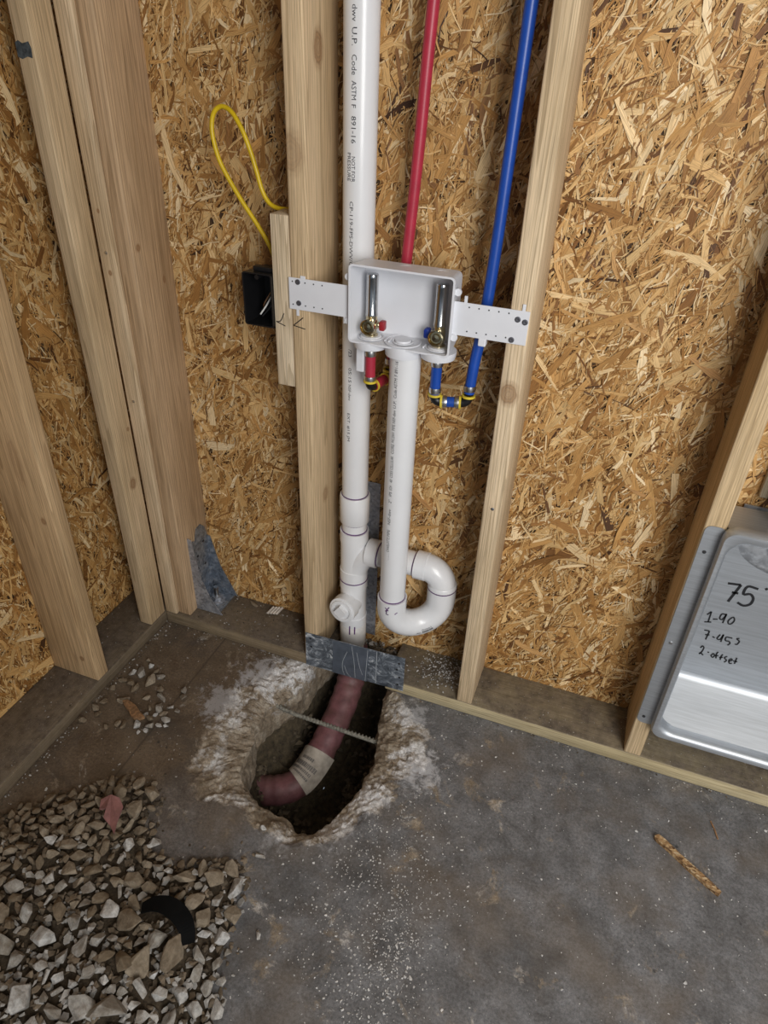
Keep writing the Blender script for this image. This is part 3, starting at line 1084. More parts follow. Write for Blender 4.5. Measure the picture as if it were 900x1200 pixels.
def on_label(u, v):
    fi = u * (k1 - k0 - 1)
    i = min(int(fi), k1 - k0 - 2)
    t_ = fi - i
    fj = v * 12
    j = min(int(fj), 11)
    s_ = fj - j
    c = (rows[i][j] * (1 - t_) + rows[i + 1][j] * t_) * (1 - s_) + (rows[i][j + 1] * (1 - t_) + rows[i + 1][j + 1] * t_) * s_
    pc = Vector(path[k0 + i])
    return c + (c - pc).normalized() * .0007


for (uc, hh_, v0, v1) in ((.30, .10, .40, .66), (.50, .16, .22, .78), (.68, .10, .26, .80), (.82, .07, .24, .66)):
    v = v0
    while v < v1:
        wd = gl.uniform(.018, .04)
        for dv, dw in ((0, .35), (.62, .3)):
            q = [on_label(uc + sgn * hh_ / 2 * gl.uniform(.8, 1), v + wd * (dv + e)) for sgn, e in ((-1, 0), (1, 0), (1, dw), (-1, dw))]
            bm.faces.new([bm.verts.new(c) for c in q])
        v += wd + .014
obj('label_print', bm, M['ink'], lab, recalc=False)
# rebar across the hole
rb = T([(.400, -.128, -.036), (.47, -.128, -.047), (.58, -.128, -.049), (.73, -.132, -.046)], .0052, seg=10)
for i in range(34):
    x_ = .405 + i * .0095
    lathe(rb, [(0, .0052), (.001, .0064), (.003, .0064), (.004, .0052)], (x_, -.128, -.0475 + (0.010 if x_ < .43 else (.003 if x_ < .46 else 0))), (1, .1, 0), seg=8, cap=False)
tag(obj('rebar', rb, M['rebar'], smooth=True), 'thin grey steel reinforcing bar bridging the hole in the slab', 'rebar')

# ================================================================== METAL GUARD PLATES
gp = thing('guard_plate', 'splashed galvanised guard plate covering the gap in the floor plate below the stack', 'metal plate', (.578, -.003, .002))
obj('plate', prism(bmesh.new(), [(.4405, .003), (.7146, .0135), (.715, .131), (.4413, .120)], lambda u, v, w_: (u, -.0008 - w_, v), .0016), M['guard'], gp)
ov = obj('overlapping_plate', prism(bmesh.new(), [(.518, .0060), (.614, .0096), (.620, .1272), (.520, .1232)], lambda u, v, w_: (u, -.0026 - w_, v), .0016), plain('smooth_blue_steel', (0.16, 0.19, 0.24), 0.36, 0.5, 0.12, 30), gp)
bm = bmesh.new()
for s in ([(.572, .122), (.579, .07), (.583, .012)], [(.560, .098), (.548, .06), (.547, .030), (.553, .009)], [(.586, .105), (.594, .06), (.603, .030)], [(.552, .045), (.560, .020), (.571, .008)], [(.616, .125), (.611, .012)]):
    ribbon(bm, s, .0009, lambda a_, b_: (a_, -.00445, b_))
obj('scratches', bm, plain('bright_scratch', (0.62, 0.66, 0.70), .5, .2), ov, recalc=False)
bm = bmesh.new()
ribbon(bm, [(.640, .127), (.6395, .013)], .0014, lambda a_, b_: (a_, -.0026, b_))
obj('fold_line', bm, plain('bright_fold', (0.58, 0.62, 0.66), .5, .2), gp, recalc=False)
for (x_, z_) in ((.455, .103), (.457, .075), (.700, .108), (.703, .060), (.699, .033), (.695, .085)):
    obj('nail_head', LA([(0, .0032), (.001, .0030)], (x_, -.0024, z_), (0, -1, 0), seg=8), M['dark_hole'], gp)

# ================================================================== HOLD-DOWN BRACKET
hd = thing('hold_down_bracket', 'galvanised hold-down bracket at the foot of the corner stud', 'bracket', (.11, .09, W))
X0 = 2 * W + .0005
hb = obj('back_plate', prism(bmesh.new(), [(.045, W + .006), (.130, W + .006), (.130, .235), (.122, .275), (.105, .293), (.085, .290), (.072, .255), (.066, .262), (.045, .262)], lambda u, v, w_: (X0 + w_, u, v), .0025), M['galv'], hd)
ff = obj('side_flange', prism(bmesh.new(), [(X0, .285), (X0 + .012, .282), (X0 + .016, .23), (X0 + .028, .15), (X0 + .050, .09), (X0 + .082, W + .003), (X0, W + .003)], lambda u, v, w_: (u, .045 - w_, v), .0025), M['galv_dusty'], hd)
obj('side_flange', prism(bmesh.new(), [(X0, .240), (X0 + .010, .238), (X0 + .018, .20), (X0 + .032, .14), (X0 + .055, .09), (X0 + .078, W + .003), (X0, W + .003)], lambda u, v, w_: (u, .1305 + w_, v), .0025), M['galv'], hd)
obj('base_plate', B(X0, X0 + .070, .046, .130, W + .001, W + .007, bev=.001), M['galv'], hd)
bo = obj('anchor_bolt', LA([(0, .007), (.048, .007)], (X0 + .036, .092, W + .007), (0, 0, 1), seg=12), M['steel'], hd, smooth=True)
obj('hex_nut', LA([(0, .015), (.014, .015)], (X0 + .036, .092, W + .009), (0, 0, 1), seg=6), M['galv_dusty'], bo)
obj('washer', LA([(0, .022), (.003, .022)], (X0 + .036, .092, W + .007), (0, 0, 1), seg=18), M['galv_dusty'], bo)
for y_, z_ in ((.108, .235), (.070, .165), (.075, .205), (.104, .16)):
    obj('screw_hole', LA([(0, .0042), (.0006, .0042)], (X0 + .0026, y_, z_), (1, 0, 0), seg=10), M['dark_hole'], hb)

# ================================================================== WASHER OUTLET BOX
BX0, BX1, BZ0, BZ1 = .5600, .7575, .925, 1.069
BF, BB = -.014, .050
wbx = thing('washer_outlet_box', 'white plastic washing machine outlet box mounted between two studs', 'outlet box', ((BX0 + BX1) / 2, 0.018, BZ0))
bm = bmesh.new()
outer = rrect(BX0, BX1, BZ0, BZ1, .008, 4)
inner = rrect(BX0 + .0035, BX1 - .0035, BZ0 + .0035, BZ1 - .0035, .006, 4)
outb = rrect(BX0 + .004, BX1 - .004, BZ0 + .003, BZ1 - .004, .010, 4)
inb = rrect(BX0 + .010, BX1 - .010, BZ0 + .006, BZ1 - .009, .012, 4)
lv = []
for poly, y_ in ((outb, BB), (outer, BF), (inner, BF), (inb, BB - .004)):
    lv.append([bm.verts.new((u, y_, v)) for u, v in poly])
n_ = len(outer)
for a_, b_ in zip(lv, lv[1:]):
    for i in range(n_):
        bm.faces.new((a_[i], a_[(i + 1) % n_], b_[(i + 1) % n_], b_[i]))
bm.faces.new(lv[0])
bm.faces.new(lv[-1])
body = obj('box_body', bm, M['box_plastic'], wbx, smooth=True, sharp=35)
# moulded rings: floor knock-out, valve collars, top knock-outs
fz = BZ0 + .006
for (x_, r_, nm) in (((BX0 + BX1) / 2, .034, 'drain_knockout'), (.594, .024, 'valve_collar'), (.729, .024, 'valve_collar')):
    bm = bmesh.new()
    for r1 in ((r_, r_ * .55) if nm == 'drain_knockout' else (r_,)):
        lathe(bm, [(0, r1 - .002), (.0015, r1 - .0015), (.0015, r1 + .0012), (0, r1 + .0016)], (x_, .018, fz - .0004), (0, 0, 1), seg=32, cap=False)
    if nm == 'drain_knockout':
        lathe(bm, [(0, .016), (.004, .015), (.0042, .001)], (x_, .018, fz), (0, 0, 1), seg=24, cap=False)
    else:
        lathe(bm, [(0, .021), (.0025, .019), (.003, .011)], (x_, .018, fz), (0, 0, 1), seg=24, cap=False)
    obj(nm, bm, M['box_plastic'], body, smooth=True)
for x_ in (.655, .722):
    obj('top_knockout', LA([(0, .0155), (.001, .015), (.0012, .0125), (.0002, .012)], (x_, .020, BZ1 - .0035), (0, 0, 1), seg=24, cap=False), M['box_plastic'], body, smooth=True)
for x_ in (.626, .634, .702):
    obj('moulded_rib', B(x_, x_ + .003, .002, .018, fz - .001, fz + .003, bev=.0008), M['box_plastic'], body)
for x_, z_ in ((BX0 - .004, 1.043), (BX0 - .004, .962), (BX1 + .004, 1.043), (BX1 + .004, .962)):
    bm = LA([(0, .0065), (.004, .0065)], (x_, -.006, z_), (0, 1, 0), seg=14)
    t_ = obj('fixing_ear', bm, M['box_plastic'], body, smooth=True)
# bosses below the box
drain_c = obj('drain_collar', LA([(0, .0365), (-.004, .0370), (-.022, .0352), (-.0225, R2 + .0003)], (SX - .004, SY, BZ0 + .003), (0, 0, 1), seg=32), M['box_plastic'], wbx, smooth=True)
for x_ in (.594, .729):
    obj('valve_boss', LA([(.002, .034), (-.004, .034), (-.013, .032), (-.0135, .008)], (x_, .018, BZ0), (0, 0, 1), seg=30), M['box_plastic'], wbx, smooth=True)
obj('side_channel', B(.567, .583, .010, .030, .858, BZ0 + .002, bev=.002), M['box_plastic'], wbx)
# mounting wings
for side, x0, x1, screws in (('l', .4340, BX0 + .004, ((.4530, 1.0195), (.4540, .9800))), ('r', BX1 - .004, .8892, ((.8700, 1.0110), (.8830, 1.0080), (.8640, .9740)))):
    bm = B(x0, x1, -.0032, -.0008, .967, 1.0265, bev=.0006)
    tabs = ((x0 + .014, -1), (x1 - .018, -1)) if side == 'l' else ((x0 + .020, 1), (x1 - .014, 1))
    for tx, sg in tabs:
        if sg < 0:
            box(bm, tx, tx + .0055, -.0030, -.0010, .955, .968, bev=.0004)
        else:
            box(bm, tx, tx + .0055, -.0030, -.0010, 1.025, 1.038, bev=.0004)
    wg = obj('mounting_wing', bm, M['box_plastic'], wbx)
    for sx_, sz_ in screws:
        obj('screw_head', LA([(0, .0052), (.0012, .0050), (.0018, .003), (.0012, .0015), (.0012, .0003)], (sx_, -.0032, sz_), (0, -1, 0), seg=14), plain('dark_screw_steel', (.16, .16, .18), .4, .7), wg, smooth=True)
    k = 0
    hx0 = x0 + .034 if side == 'l' else x0 + .030
    for zz in (1.0195, .9765):
        for q in range(4 if side == 'l' else 5):
            obj('nail_hole', LA([(0, .0014), (.0004, .0014)], ((x0 + .008) if (side == 'l' and q == 3) else hx0 + q * .0175, -.0032, zz), (0, -1, 0), seg=8), M['dark_hole'], wg)
    if side == 'r':
        obj('snap_foot', B(x0 + .052, x0 + .066, -.0035, .012, .953, .968, bev=.002), M['box_plastic'], wg)
    else:
        obj('snap_foot', B(x0 + .024, x0 + .034, -.0030, .0, 1.026, 1.0315, bev=.001), M['box_plastic'], wg)
# valves with hammer arrestors
for x_, sd, hm in ((.5945, 1, 'red_plastic'), (.7275, -1, 'blue_plastic')):
    y_ = .018
    bm = LA([(0, .013), (.003, .013), (.004, .0105), (.010, .0105), (.013, .0118), (.030, .0118), (.033, .0105), (.040, .0112)], (x_, y_, fz + .002), (0, 0, 1), seg=20)
    lathe(bm, [(0, .0110), (.010, .0118), (.011, .0144), (.0175, .0144), (.0182, .0122), (.0120, .0106), (.0120, .0078), (.0165, .0068), (.0172, .001)], (x_, y_ - .006, fz + .023), (0, -1, .05), seg=24, cap=False)
    lathe(bm, [(0, .0075), (.014, .0065), (.018, .0045)], (x_, y_, fz + .024), (sd, 0, 0), seg=14)
    vb = obj('valve_body', bm, M['brass'], wbx, smooth=True)
    obj('hammer_arrestor', LA([(.040, .0098), (.041, .0118), (.044, .0118), (.046, .0111), (.110, .0111), (.114, .0114), (.1165, .0106), (.1170, .001)], (x_, y_, fz), (0, 0, 1), seg=24), M['chrome'], vb, smooth=True)
    obj('valve_handle', B(min(x_ + sd * .017, x_ + sd * .028), max(x_ + sd * .017, x_ + sd * .028), y_ - .008, y_ + .008, fz + .015, fz + .033, bev=.003), M[hm], vb, smooth=True)


# ================================================================== WATER LINES
RP = .0102


def crimp(o_, ax, parent, steel=True):
    obj('crimp_ring', LA([(-.0055, RP), (-.0055, RP + .0012), (-.002, RP + .0018), (.002, RP + .0018), (.0055, RP + .0012), (.0055, RP)], o_, ax, seg=20, cap=False), M['steel'], parent, smooth=True)


def elbow(c, d1, d2, parent):
    """black push elbow with two yellow collars"""
    c, d1, d2 = Vector(c), Vector(d1).normalized(), Vector(d2).normalized()
    pts = [c + d1 * .014]
    for k in range(1, 6):
        t = k / 6
        pts.append(c + d1 * (.014 * (1 - t) ** 2) + d2 * (.014 * t * t))
    pts.append(c + d2 * .014)
    e = obj('elbow', T(pts, .0095, seg=18), M['black_plastic'], parent, smooth=True)
    for d in (d1, d2):
        obj('yellow_collar', LA([(.0125, .0095), (.0125, .0132), (.0165, .0132), (.0165, .0095)], c, d, seg=20, cap=False), M['yellow_ring'], e, smooth=True)
    return e


bl = thing('blue_water_line', 'blue plastic cold water line dropping past the right end of the washer box', 'water pipe', (.79, .05, .82))
pts = smooth_path([(.829, .050, 2.0), (.8155, .050, 1.45), (.8120, .050, 1.30), (.8075, .047, 1.10), (.8025, .042, .98), (.7955, .034, .90), (.7930, .030, .846)], 6)
obj('tube', T(pts, RP, seg=20), M['blue_pex'], bl, smooth=True)
crimp((.7932, .030, .857), (0, 0, 1), bl)
elbow((.7925, .030, .826), (0, 0, 1), (-1, -.18, -.06), bl)
obj('tube', T([(.780, .0277, .8252), (.741, .0205, .8228)], RP, seg=20), M['blue_pex'], bl, smooth=True)
crimp((.773, .0265, .8248), (-1, -.18, -.06), bl)
crimp((.748, .022, .8232), (-1, -.18, -.06), bl)
elbow((.7285, .018, .822), (1, .18, .06), (0, 0, 1), bl)
obj('tube', T([(.7285, .018, .834), (.7285, .018, .895)], RP, seg=20), M['blue_pex'], bl, smooth=True)
crimp((.7285, .018, .846), (0, 0, 1), bl)
crimp((.7285, .018, .900), (0, 0, 1), bl)
obj('valve_stem', LA([(.893, .007), (.915, .007)], (.7285, .018, 0), (0, 0, 1), seg=14), M['brass'], bl, smooth=True)

rl = thing('red_water_line', 'red plastic hot water line running down behind the washer box', 'water pipe', (.62, .08, .82))
pts = smooth_path([(.690, .090, 2.0), (.6575, .085, 1.45), (.6480, .085, 1.26), (.6380, .085, 1.10), (.630, .085, .98), (.620, .083, .90), (.6135, .080, .855)], 6)
obj('tube', T(pts, RP, seg=20), M['red_pex'], rl, smooth=True)
crimp((.6145, .0805, .862), (.1, 0, 1), rl)
elbow((.6130, .080, .828), (0, 0, 1), (-.28, -1, -.05), rl)
obj('tube', T([(.6095, .067, .8275), (.5985, .029, .8255)], RP, seg=20), M['red_pex'], rl, smooth=True)
elbow((.5945, .018, .825), (.28, 1, .05), (0, 0, 1), rl)
obj('tube', T([(.5945, .018, .838), (.5945, .018, .893)], RP, seg=20), M['red_pex'], rl, smooth=True)
crimp((.5945, .018, .845), (0, 0, 1), rl)
crimp((.5945, .018, .898), (0, 0, 1), rl)
obj('valve_stem', LA([(.893, .007), (.915, .007)], (.5945, .018, 0), (0, 0, 1), seg=14), M['brass'], rl, smooth=True)

# ================================================================== ELECTRICAL BOX AND CABLE
eb = thing('electrical_box', 'black plastic electrical box nailed beside the spacer strip', 'junction box', (.366, .04, .922))
ex0, ex1, ez0, ez1 = .3345, .3975, .922, 1.025
bm = bmesh.new()
lv = []
for poly, y_ in ((rrect(ex0 + .004, ex1 - .001, ez0 + .004, ez1 - .004, .006, 3), .075), (rrect(ex0, ex1, ez0, ez1, .005, 3), -.004), (rrect(ex0 + .0025, ex1 - .0025, ez0 + .0025, ez1 - .0025, .004, 3), -.004), (rrect(ex0 + .006, ex1 - .004, ez0 + .006, ez1 - .006, .005, 3), .072)):
    lv.append([bm.verts.new((u, y_, v)) for u, v in poly])
n_ = len(lv[0])
for a_, b_ in zip(lv, lv[1:]):
    for i in range(n_):
        bm.faces.new((a_[i], a_[(i + 1) % n_], b_[(i + 1) % n_], b_[i]))
bm.faces.new(lv[0])
bm.faces.new(lv[-1])
ebb = obj('box_body', bm, M['black_plastic'], eb, smooth=True, sharp=35)
obj('nail_guide', B(.350, .394, .012, .028, ez1 - .001, ez1 + .008, bev=.002), M['black_plastic'], eb)
obj('nail_guide', B(.350, .394, .012, .028, ez0 - .007, ez0 + .001, bev=.002), M['black_plastic'], eb)
obj('screw_post', LA([(0, .0045), (.05, .0045)], (.366, -.003, ez1 - .008), (0, 1, 0), seg=12), M['black_plastic'], eb, smooth=True)
for pts, mt in (([(.378, .06, 1.000), (.382, .035, .985), (.374, .020, .962), (.360, .014, .940)], 'white_wire'), ([(.376, .06, 1.000), (.374, .036, .980), (.364, .024, .958), (.361, .030, .942)], 'copper'), ([(.380, .06, 1.000), (.385, .036, .985), (.381, .022, .958), (.363, .016, .936)], 'black_plastic')):
    obj('wire', T(smooth_path(pts, 5), .0016, seg=8), M[mt], eb, smooth=True)

yc = thing('yellow_cable', 'yellow electrical cable looped above the black electrical box', 'cable', (.33, .06, 1.03))
bm = T(smooth_path([(.383, .055, 1.020), (.3640, .058, 1.062), (.3390, .060, 1.097), (.3112, .060, 1.1331), (.2870, .060, 1.168), (.2684, .060, 1.200), (.2575, .062, 1.232), (.2545, .064, 1.258), (.2605, .066, 1.280), (.2750, .068, 1.290), (.2930, .066, 1.286), (.3090, .062, 1.272), (.3230, .060, 1.250), (.3350, .060, 1.220), (.3450, .060, 1.188), (.3540, .060, 1.158), (.3680, .060, 1.138), (.3880, .060, 1.131), (.4160, .060, 1.132), (XA - .001, .060, 1.136)], 5), .0043, seg=12)
obj('cable_jacket', bm, M['yellow_cable'], yc, smooth=True)
obj('cable_staple', B(XA - .012, XA, .054, .066, 1.130, 1.141, bev=.001), M['black_plastic'], yc)

# ================================================================== DRYER VENT BOX
db = thing('dryer_vent_box', 'recessed metal dryer vent box with handwritten duct notes', 'vent box', (1.45, .03, .14))
PO = dict(x0=1.2925, x1=1.640, z0=.146, z1=.698)
obj('nail_flange', prism(bmesh.new(), rrect(1.2635, 1.300, .152, .690, .012, 4), lambda u, v, w_: (u, -.0008 - w_, v), .0012), M['dryer'], db)
nf = bpy.data.objects[[o.name for o in db.children][-1]]
for z_ in (.632, .398, .172):
    obj('nail_head', LA([(0, .0036), (.001, .0036), (.0016, .002)], (1.2755, -.0020, z_), (0, -1, 0), seg=12), M['dark_hole'] if z_ != .398 else M['steel'], nf, smooth=True)
bm = bmesh.new()
FY, BY = -.026, .105
secs = [(rrect(1.2960, 1.640, .146, .698, .022, 8), .002), (rrect(1.2930, 1.643, .143, .701, .024, 8), -.010), (rrect(1.2935, 1.6425, .1435, .7005, .024, 8), -.021), (rrect(1.2965, 1.6395, .1465, .6975, .022, 8), FY), (rrect(1.3025, 1.6335, .1565, .6850, .030, 8), FY), (rrect(1.3060, 1.630, .1610, .6800, .034, 8), FY + .003), (rrect(1.3085, 1.6275, .1640, .6770, .034, 8), FY + .009), (rrect(1.3085, 1.6275, .1640, .6770, .034, 8), .004)]
lv = []
for poly, y_ in secs:
    lv.append([bm.verts.new((u, y_, v)) for u, v in poly])
n_ = len(lv[0])
for a_, b_ in zip(lv, lv[1:]):
    for i in range(n_):
        bm.faces.new((a_[i], a_[(i + 1) % n_], b_[(i + 1) % n_], b_[i]))
obj('front_frame', bm, M['dryer'], db, smooth=True, sharp=50)
# inner shell: side walls, sloping floor, top, each with thickness
obj('side_wall', B(1.3035, 1.3083, .0, BY, .150, .682), M['dryer'], db)
obj('side_wall', B(1.6277, 1.632, .0, BY, .150, .682), M['dryer'], db)
obj('top_panel', B(1.3083, 1.6277, .0, BY, .6775, .682), M['dryer'], db)
obj('floor_panel', prism(bmesh.new(), [(.0, .1590), (.0, .1635), (.05, .1945), (.094, .2215), (.099, .2255), (.1025, .2300), (BY - .0008, .237), (BY + .002, .237), (BY + .002, .2245), (.09, .206)], lambda u, v, w_: (1.3083 + w_, u, v), .3194), M['dryer'], db, smooth=True, sharp=40)
# back panel with an oval duct port
hole = [(1.462 + .112 * math.cos(t), .603 + .062 * math.sin(t)) for t in [2 * math.pi * k / 32 for k in range(32)]]
bm = bmesh.new()
for y_ in (BY, BY + .002):
    vo_ = []
    for k in range(32):
        t = 2 * math.pi * k / 32
        # rectangle boundary in the same direction
        dx, dz = math.cos(t), math.sin(t)
        cx_, cz_ = 1.462, .603
        s_ = min(((1.6277 - cx_) / dx) if dx > 1e-6 else (((1.3083 - cx_) / dx) if dx < -1e-6 else 9), ((.6775 - cz_) / dz) if dz > 1e-6 else (((.230 - cz_) / dz) if dz < -1e-6 else 9))
        vo_.append((cx_ + dx * s_, cz_ + dz * s_))
    A = [bm.verts.new((u, y_, v)) for u, v in vo_]
    Hh = [bm.verts.new((u, y_, v)) for u, v in hole]
    for k in range(32):
        bm.faces.new((A[k], A[(k + 1) % 32], Hh[(k + 1) % 32], Hh[k]))
    # corners
    for (cxx, czz) in ((1.3083, .230), (1.6277, .230), (1.3083, .6775), (1.6277, .6775)):
        best = sorted(range(32), key=lambda k: (vo_[k][0] - cxx) ** 2 + (vo_[k][1] - czz) ** 2)
        k1_ = next(k for k in best if abs(vo_[k][0] - cxx) < 1e-5)
        k2_ = next(k for k in best if abs(vo_[k][1] - czz) < 1e-5)
        if k1_ != k2_:
            bm.faces.new((A[k1_], A[k2_], bm.verts.new((cxx, y_, czz))))
bp_ = obj('back_panel', bm, M['dryer'], db, recalc=True)
STROKES = [[(1.3586, 0.5012), (1.3828, 0.5046), (1.3719, 0.4558)], [(1.372, 0.4816), (1.3842, 0.4822)], [(1.4156, 0.5041), (1.3955, 0.5045), (1.3934, 0.4834), (1.4054, 0.4874), (1.4139, 0.4782), (1.4128, 0.463), (1.4019, 0.4551), (1.3891, 0.4595)], [(1.4276, 0.5107), (1.4311, 0.5066)], [(1.3438, 0.4097), (1.3497, 0.4203), (1.351, 0.3908)], [(1.3439, 0.3891), (1.357, 0.3929)], [(1.3575, 0.4017), (1.3665, 0.4044)], [(1.3774, 0.4216), (1.3704, 0.4205), (1.3692, 0.4088), (1.3745, 0.4064), (1.3786, 0.4192), (1.3786, 0.4228), (1.3783, 0.3978)], [(1.3915, 0.4187), (1.3868, 0.408), (1.3891, 0.4002), (1.3946, 0.4016), (1.3974, 0.4118), (1.3943, 0.4191), (1.3915, 0.4187)], [(1.3499, 0.3671), (1.3604, 0.368), (1.3594, 0.3425)], [(1.3547, 0.3556), (1.3634, 0.3574)], [(1.37, 0.3554), (1.3751, 0.3529)], [(1.3827, 0.366), (1.3797, 0.3531), (1.3859, 0.3525), (1.3885, 0.3647), (1.3888, 0.3668), (1.3891, 0.3463)], [(1.4076, 0.3642), (1.3959, 0.363), (1.3967, 0.3536), (1.4038, 0.3533), (1.4071, 0.3486), (1.404, 0.3421)], [(1.4205, 0.3685), (1.4161, 0.3653), (1.4225, 0.3604), (1.4205, 0.3508), (1.4165, 0.3507)], [(1.3561, 0.3156), (1.3587, 0.3227), (1.3625, 0.318), (1.3614, 0.3054), (1.3579, 0.2978), (1.3603, 0.3019), (1.3667, 0.2973)], [(1.3726, 0.3097), (1.3759, 0.3089)], [(1.3848, 0.3099), (1.3818, 0.3026), (1.3861, 0.2981), (1.3883, 0.3051), (1.3848, 0.3099)], [(1.3925, 0.3175), (1.3908, 0.3107), (1.393, 0.2978)], [(1.3892, 0.3055), (1.396, 0.3066)], [(1.4031, 0.314), (1.4015, 0.3088), (1.4019, 0.2967)], [(1.3981, 0.3029), (1.4055, 0.3058)], [(1.4125, 0.3116), (1.4086, 0.3055), (1.4142, 0.3), (1.4113, 0.2927)], [(1.4191, 0.2989), (1.4243, 0.304), (1.4221, 0.3078), (1.4188, 0.3018), (1.4221, 0.2939), (1.4267, 0.2957)], [(1.4313, 0.3144), (1.4316, 0.2962)], [(1.4265, 0.3033), (1.4354, 0.3038)]]
for name_, i0, i1 in (('handwritten_75', 0, 4), ('handwritten_1_90', 4, 9), ('handwritten_7_45s', 9, 15), ('handwritten_2_offset', 15, 26)):
    bm = bmesh.new()
    for i in range(i0, i1):
        st_ = STROKES[i]
        wd = .0056 if i < 4 else .0033
        segs = list(zip(st_, st_[1:])) if i in (0, 4, 9) else [st_]
        for sg_ in segs:
            ribbon(bm, list(sg_), wd, lambda u, v: (u, BY - .0006, v))
    obj('handwritten_line', bm, M['marker'], bp_, recalc=False)
obj('duct_collar', LA([(0, .052), (.0, .050), (.03, .050), (.031, .0535)], (1.462, BY + .012, .603), (0, 1, 0), seg=28, cap=False), M['galv_plain'], db, smooth=True)
obj('port_backing', B(1.34, 1.59, BY + .0255, BY + .0285, .53, .675), M['galv_plain'], db)
# duct and furring behind
tag(obj('round_duct', LA([(.71, .049), (1.0, .049), (1.001, .051), (1.012, .051), (1.013, .049), (2.3, .049)], (1.427, .070, 0), (0, 0, 1), seg=32), M['galv_plain'], smooth=True), 'round galvanised duct rising above the dryer vent box', 'duct')
stick('furring_strip', 'narrow pale furring strip in the shaded bay above the dryer box', 'lumber', 1.356, 1.400, .1215, DEP, .70, TOP, 'Z', (0.42, 0.36, 0.26), [], 31.0)

# ================================================================== STONES AND DEBRIS
def rock_mesh(name, seed, mat, flat=1.0, n=15):
    g = random.Random(seed)
    bm = bmesh.new()
    for _ in range(n):
        v = Vector((g.gauss(0, 1), g.gauss(0, 1), g.gauss(0, 1))).normalized() * g.uniform(.78, 1.05)
        bm.verts.new((v.x * g.uniform(.9, 1.1), v.y * .78, v.z * .62 * flat))
    res = bmesh.ops.convex_hull(bm, input=bm.verts)
    bmesh.ops.delete(bm, geom=[e for e in res['geom_interior'] if isinstance(e, bmesh.types.BMVert)], context='VERTS')
    bmesh.ops.bevel(bm, geom=list(bm.edges), offset=.05, segments=1, affect='EDGES', clamp_overlap=True)
    clean(bm)
    me = bpy.data.meshes.new(name)
    bm.to_mesh(me)
    bm.free()
    me.materials.append(mat)
    return me


PALE = [rock_mesh('gravel_stone', 100 + i, M['stone_pale'], flat=(1, .8, 1.1, .7)[i % 4], n=11 + i % 5) for i in range(9)]
MUD = [rock_mesh('gravel_stone', 200 + i, M['stone_mud'], flat=(1, .8, 1.1, .7)[i % 4], n=14 + i % 6) for i in range(9)]


def stone(me, x, y, z, r, g, label, group, name='gravel_stone', cat='stone'):
    o = bpy.data.objects.new(name, me)
    COL.objects.link(o)
    o.location = (x, y, z)
    o.scale = (r * g.uniform(.9, 1.25), r * g.uniform(.8, 1.1), r * g.uniform(.8, 1.15))
    o.rotation_euler = (g.uniform(-.5, .5), g.uniform(-.5, .5), g.uniform(0, 6.28))
    return tag(o, label, cat, group)


PILE = [(.01, -.66), (.06, -.60), (.13, -.53), (.19, -.475), (.27, -.445), (.32, -.47), (.345, -.53), (.39, -.585), (.445, -.585), (.50, -.555), (.565, -.53), (.60, -.60), (.62, -.68), (.64, -.74), (.68, -.82), (.72, -1.0), (.5, -1.15), (.15, -1.1), (.0, -.95)]


def inside(poly, x, y):
    c = False
    n = len(poly)
    for i in range(n):
        x1, y1 = poly[i]
        x2, y2 = poly[(i + 1) % n]
        if (y1 > y) != (y2 > y) and x < (x2 - x1) * (y - y1) / (y2 - y1) + x1:
            c = not c
    return c


def edge_dist(poly, x, y):
    best = 9
    n = len(poly)
    for i in range(n):
        x1, y1 = poly[i]
        x2, y2 = poly[(i + 1) % n]
        dx, dy = x2 - x1, y2 - y1
        t = max(0, min(1, ((x - x1) * dx + (y - y1) * dy) / (dx * dx + dy * dy)))
        best = min(best, math.hypot(x - x1 - t * dx, y - y1 - t * dy))
    return best


def pile_h(x, y):
    d = edge_dist(PILE, x, y)
    return .052 * (1 - math.exp(-d / .085)) + .008 * nz(x, y, 0, 14) * min(1, d / .03)


# mound under the stones
bm = bmesh.new()
gx, gy = 90, 90
grid = {}
for i in range(gx + 1):
    for j in range(gy + 1):
        x, y = -.0 + .74 * i / gx, -1.16 + .735 * j / gy
        if inside(PILE, x, y):
            grid[i, j] = bm.verts.new((x, y, max(-.001, pile_h(x, y) - .011) + .0015 * nz(x, y, 2, 200)))
        elif edge_dist(PILE, x, y) < .014:
            grid[i, j] = bm.verts.new((x, y, -.003))
for i in range(gx):
    for j in range(gy):
        q = [grid.get(k) for k in ((i, j), (i + 1, j), (i + 1, j + 1), (i, j + 1))]
        if all(q):
            bm.faces.new(q)


def fines_mat():
    m, nt, b_ = newmat('gravel_fines')
    geo = N(nt, 'ShaderNodeNewGeometry').outputs['Position']
    n1 = noise_tex(nt, geo, 160, 5, .7)
    r = ramp(nt, n1, [(.3, (.022, .016, .010)), (.6, (.085, .062, .038)), (.8, (.16, .125, .085))])
    L(nt, r.outputs[0], b_.inputs['Base Color'])
    b_.inputs['Roughness'].default_value = .95
    bump(nt, b_, n1, .8, .004)
    return m


mo = obj('gravel_fines', bm, fines_mat(), smooth=True, sharp=180)
mo['kind'] = 'stuff'
mo['label'] = 'brown gritty fines under the gravel pile on the slab'
mo['category'] = 'gravel'


def visible(x, y, z=0.03):
    d = Vector((x, y, z)) - CAM
    zz = d.dot(Fw)
    u, v = 450 + FPX * d.dot(Rt) / zz, 600 - FPX * d.dot(Up) / zz
    return -15 < u < 915 and -15 < v < 1215


g = random.Random(11)
placed = []


def free(x, y, r, k=.74):
    return all((x - a) ** 2 + (y - b) ** 2 > ((r + c) * k) ** 2 for a, b, c in placed)


def paleness(x, y):
    """washed stones lie towards the near side of the pile, mud-coated ones towards the wall"""
    return .42 + (-.68 - y) * 3.0 + (x - .36) * 1.5


cands = []
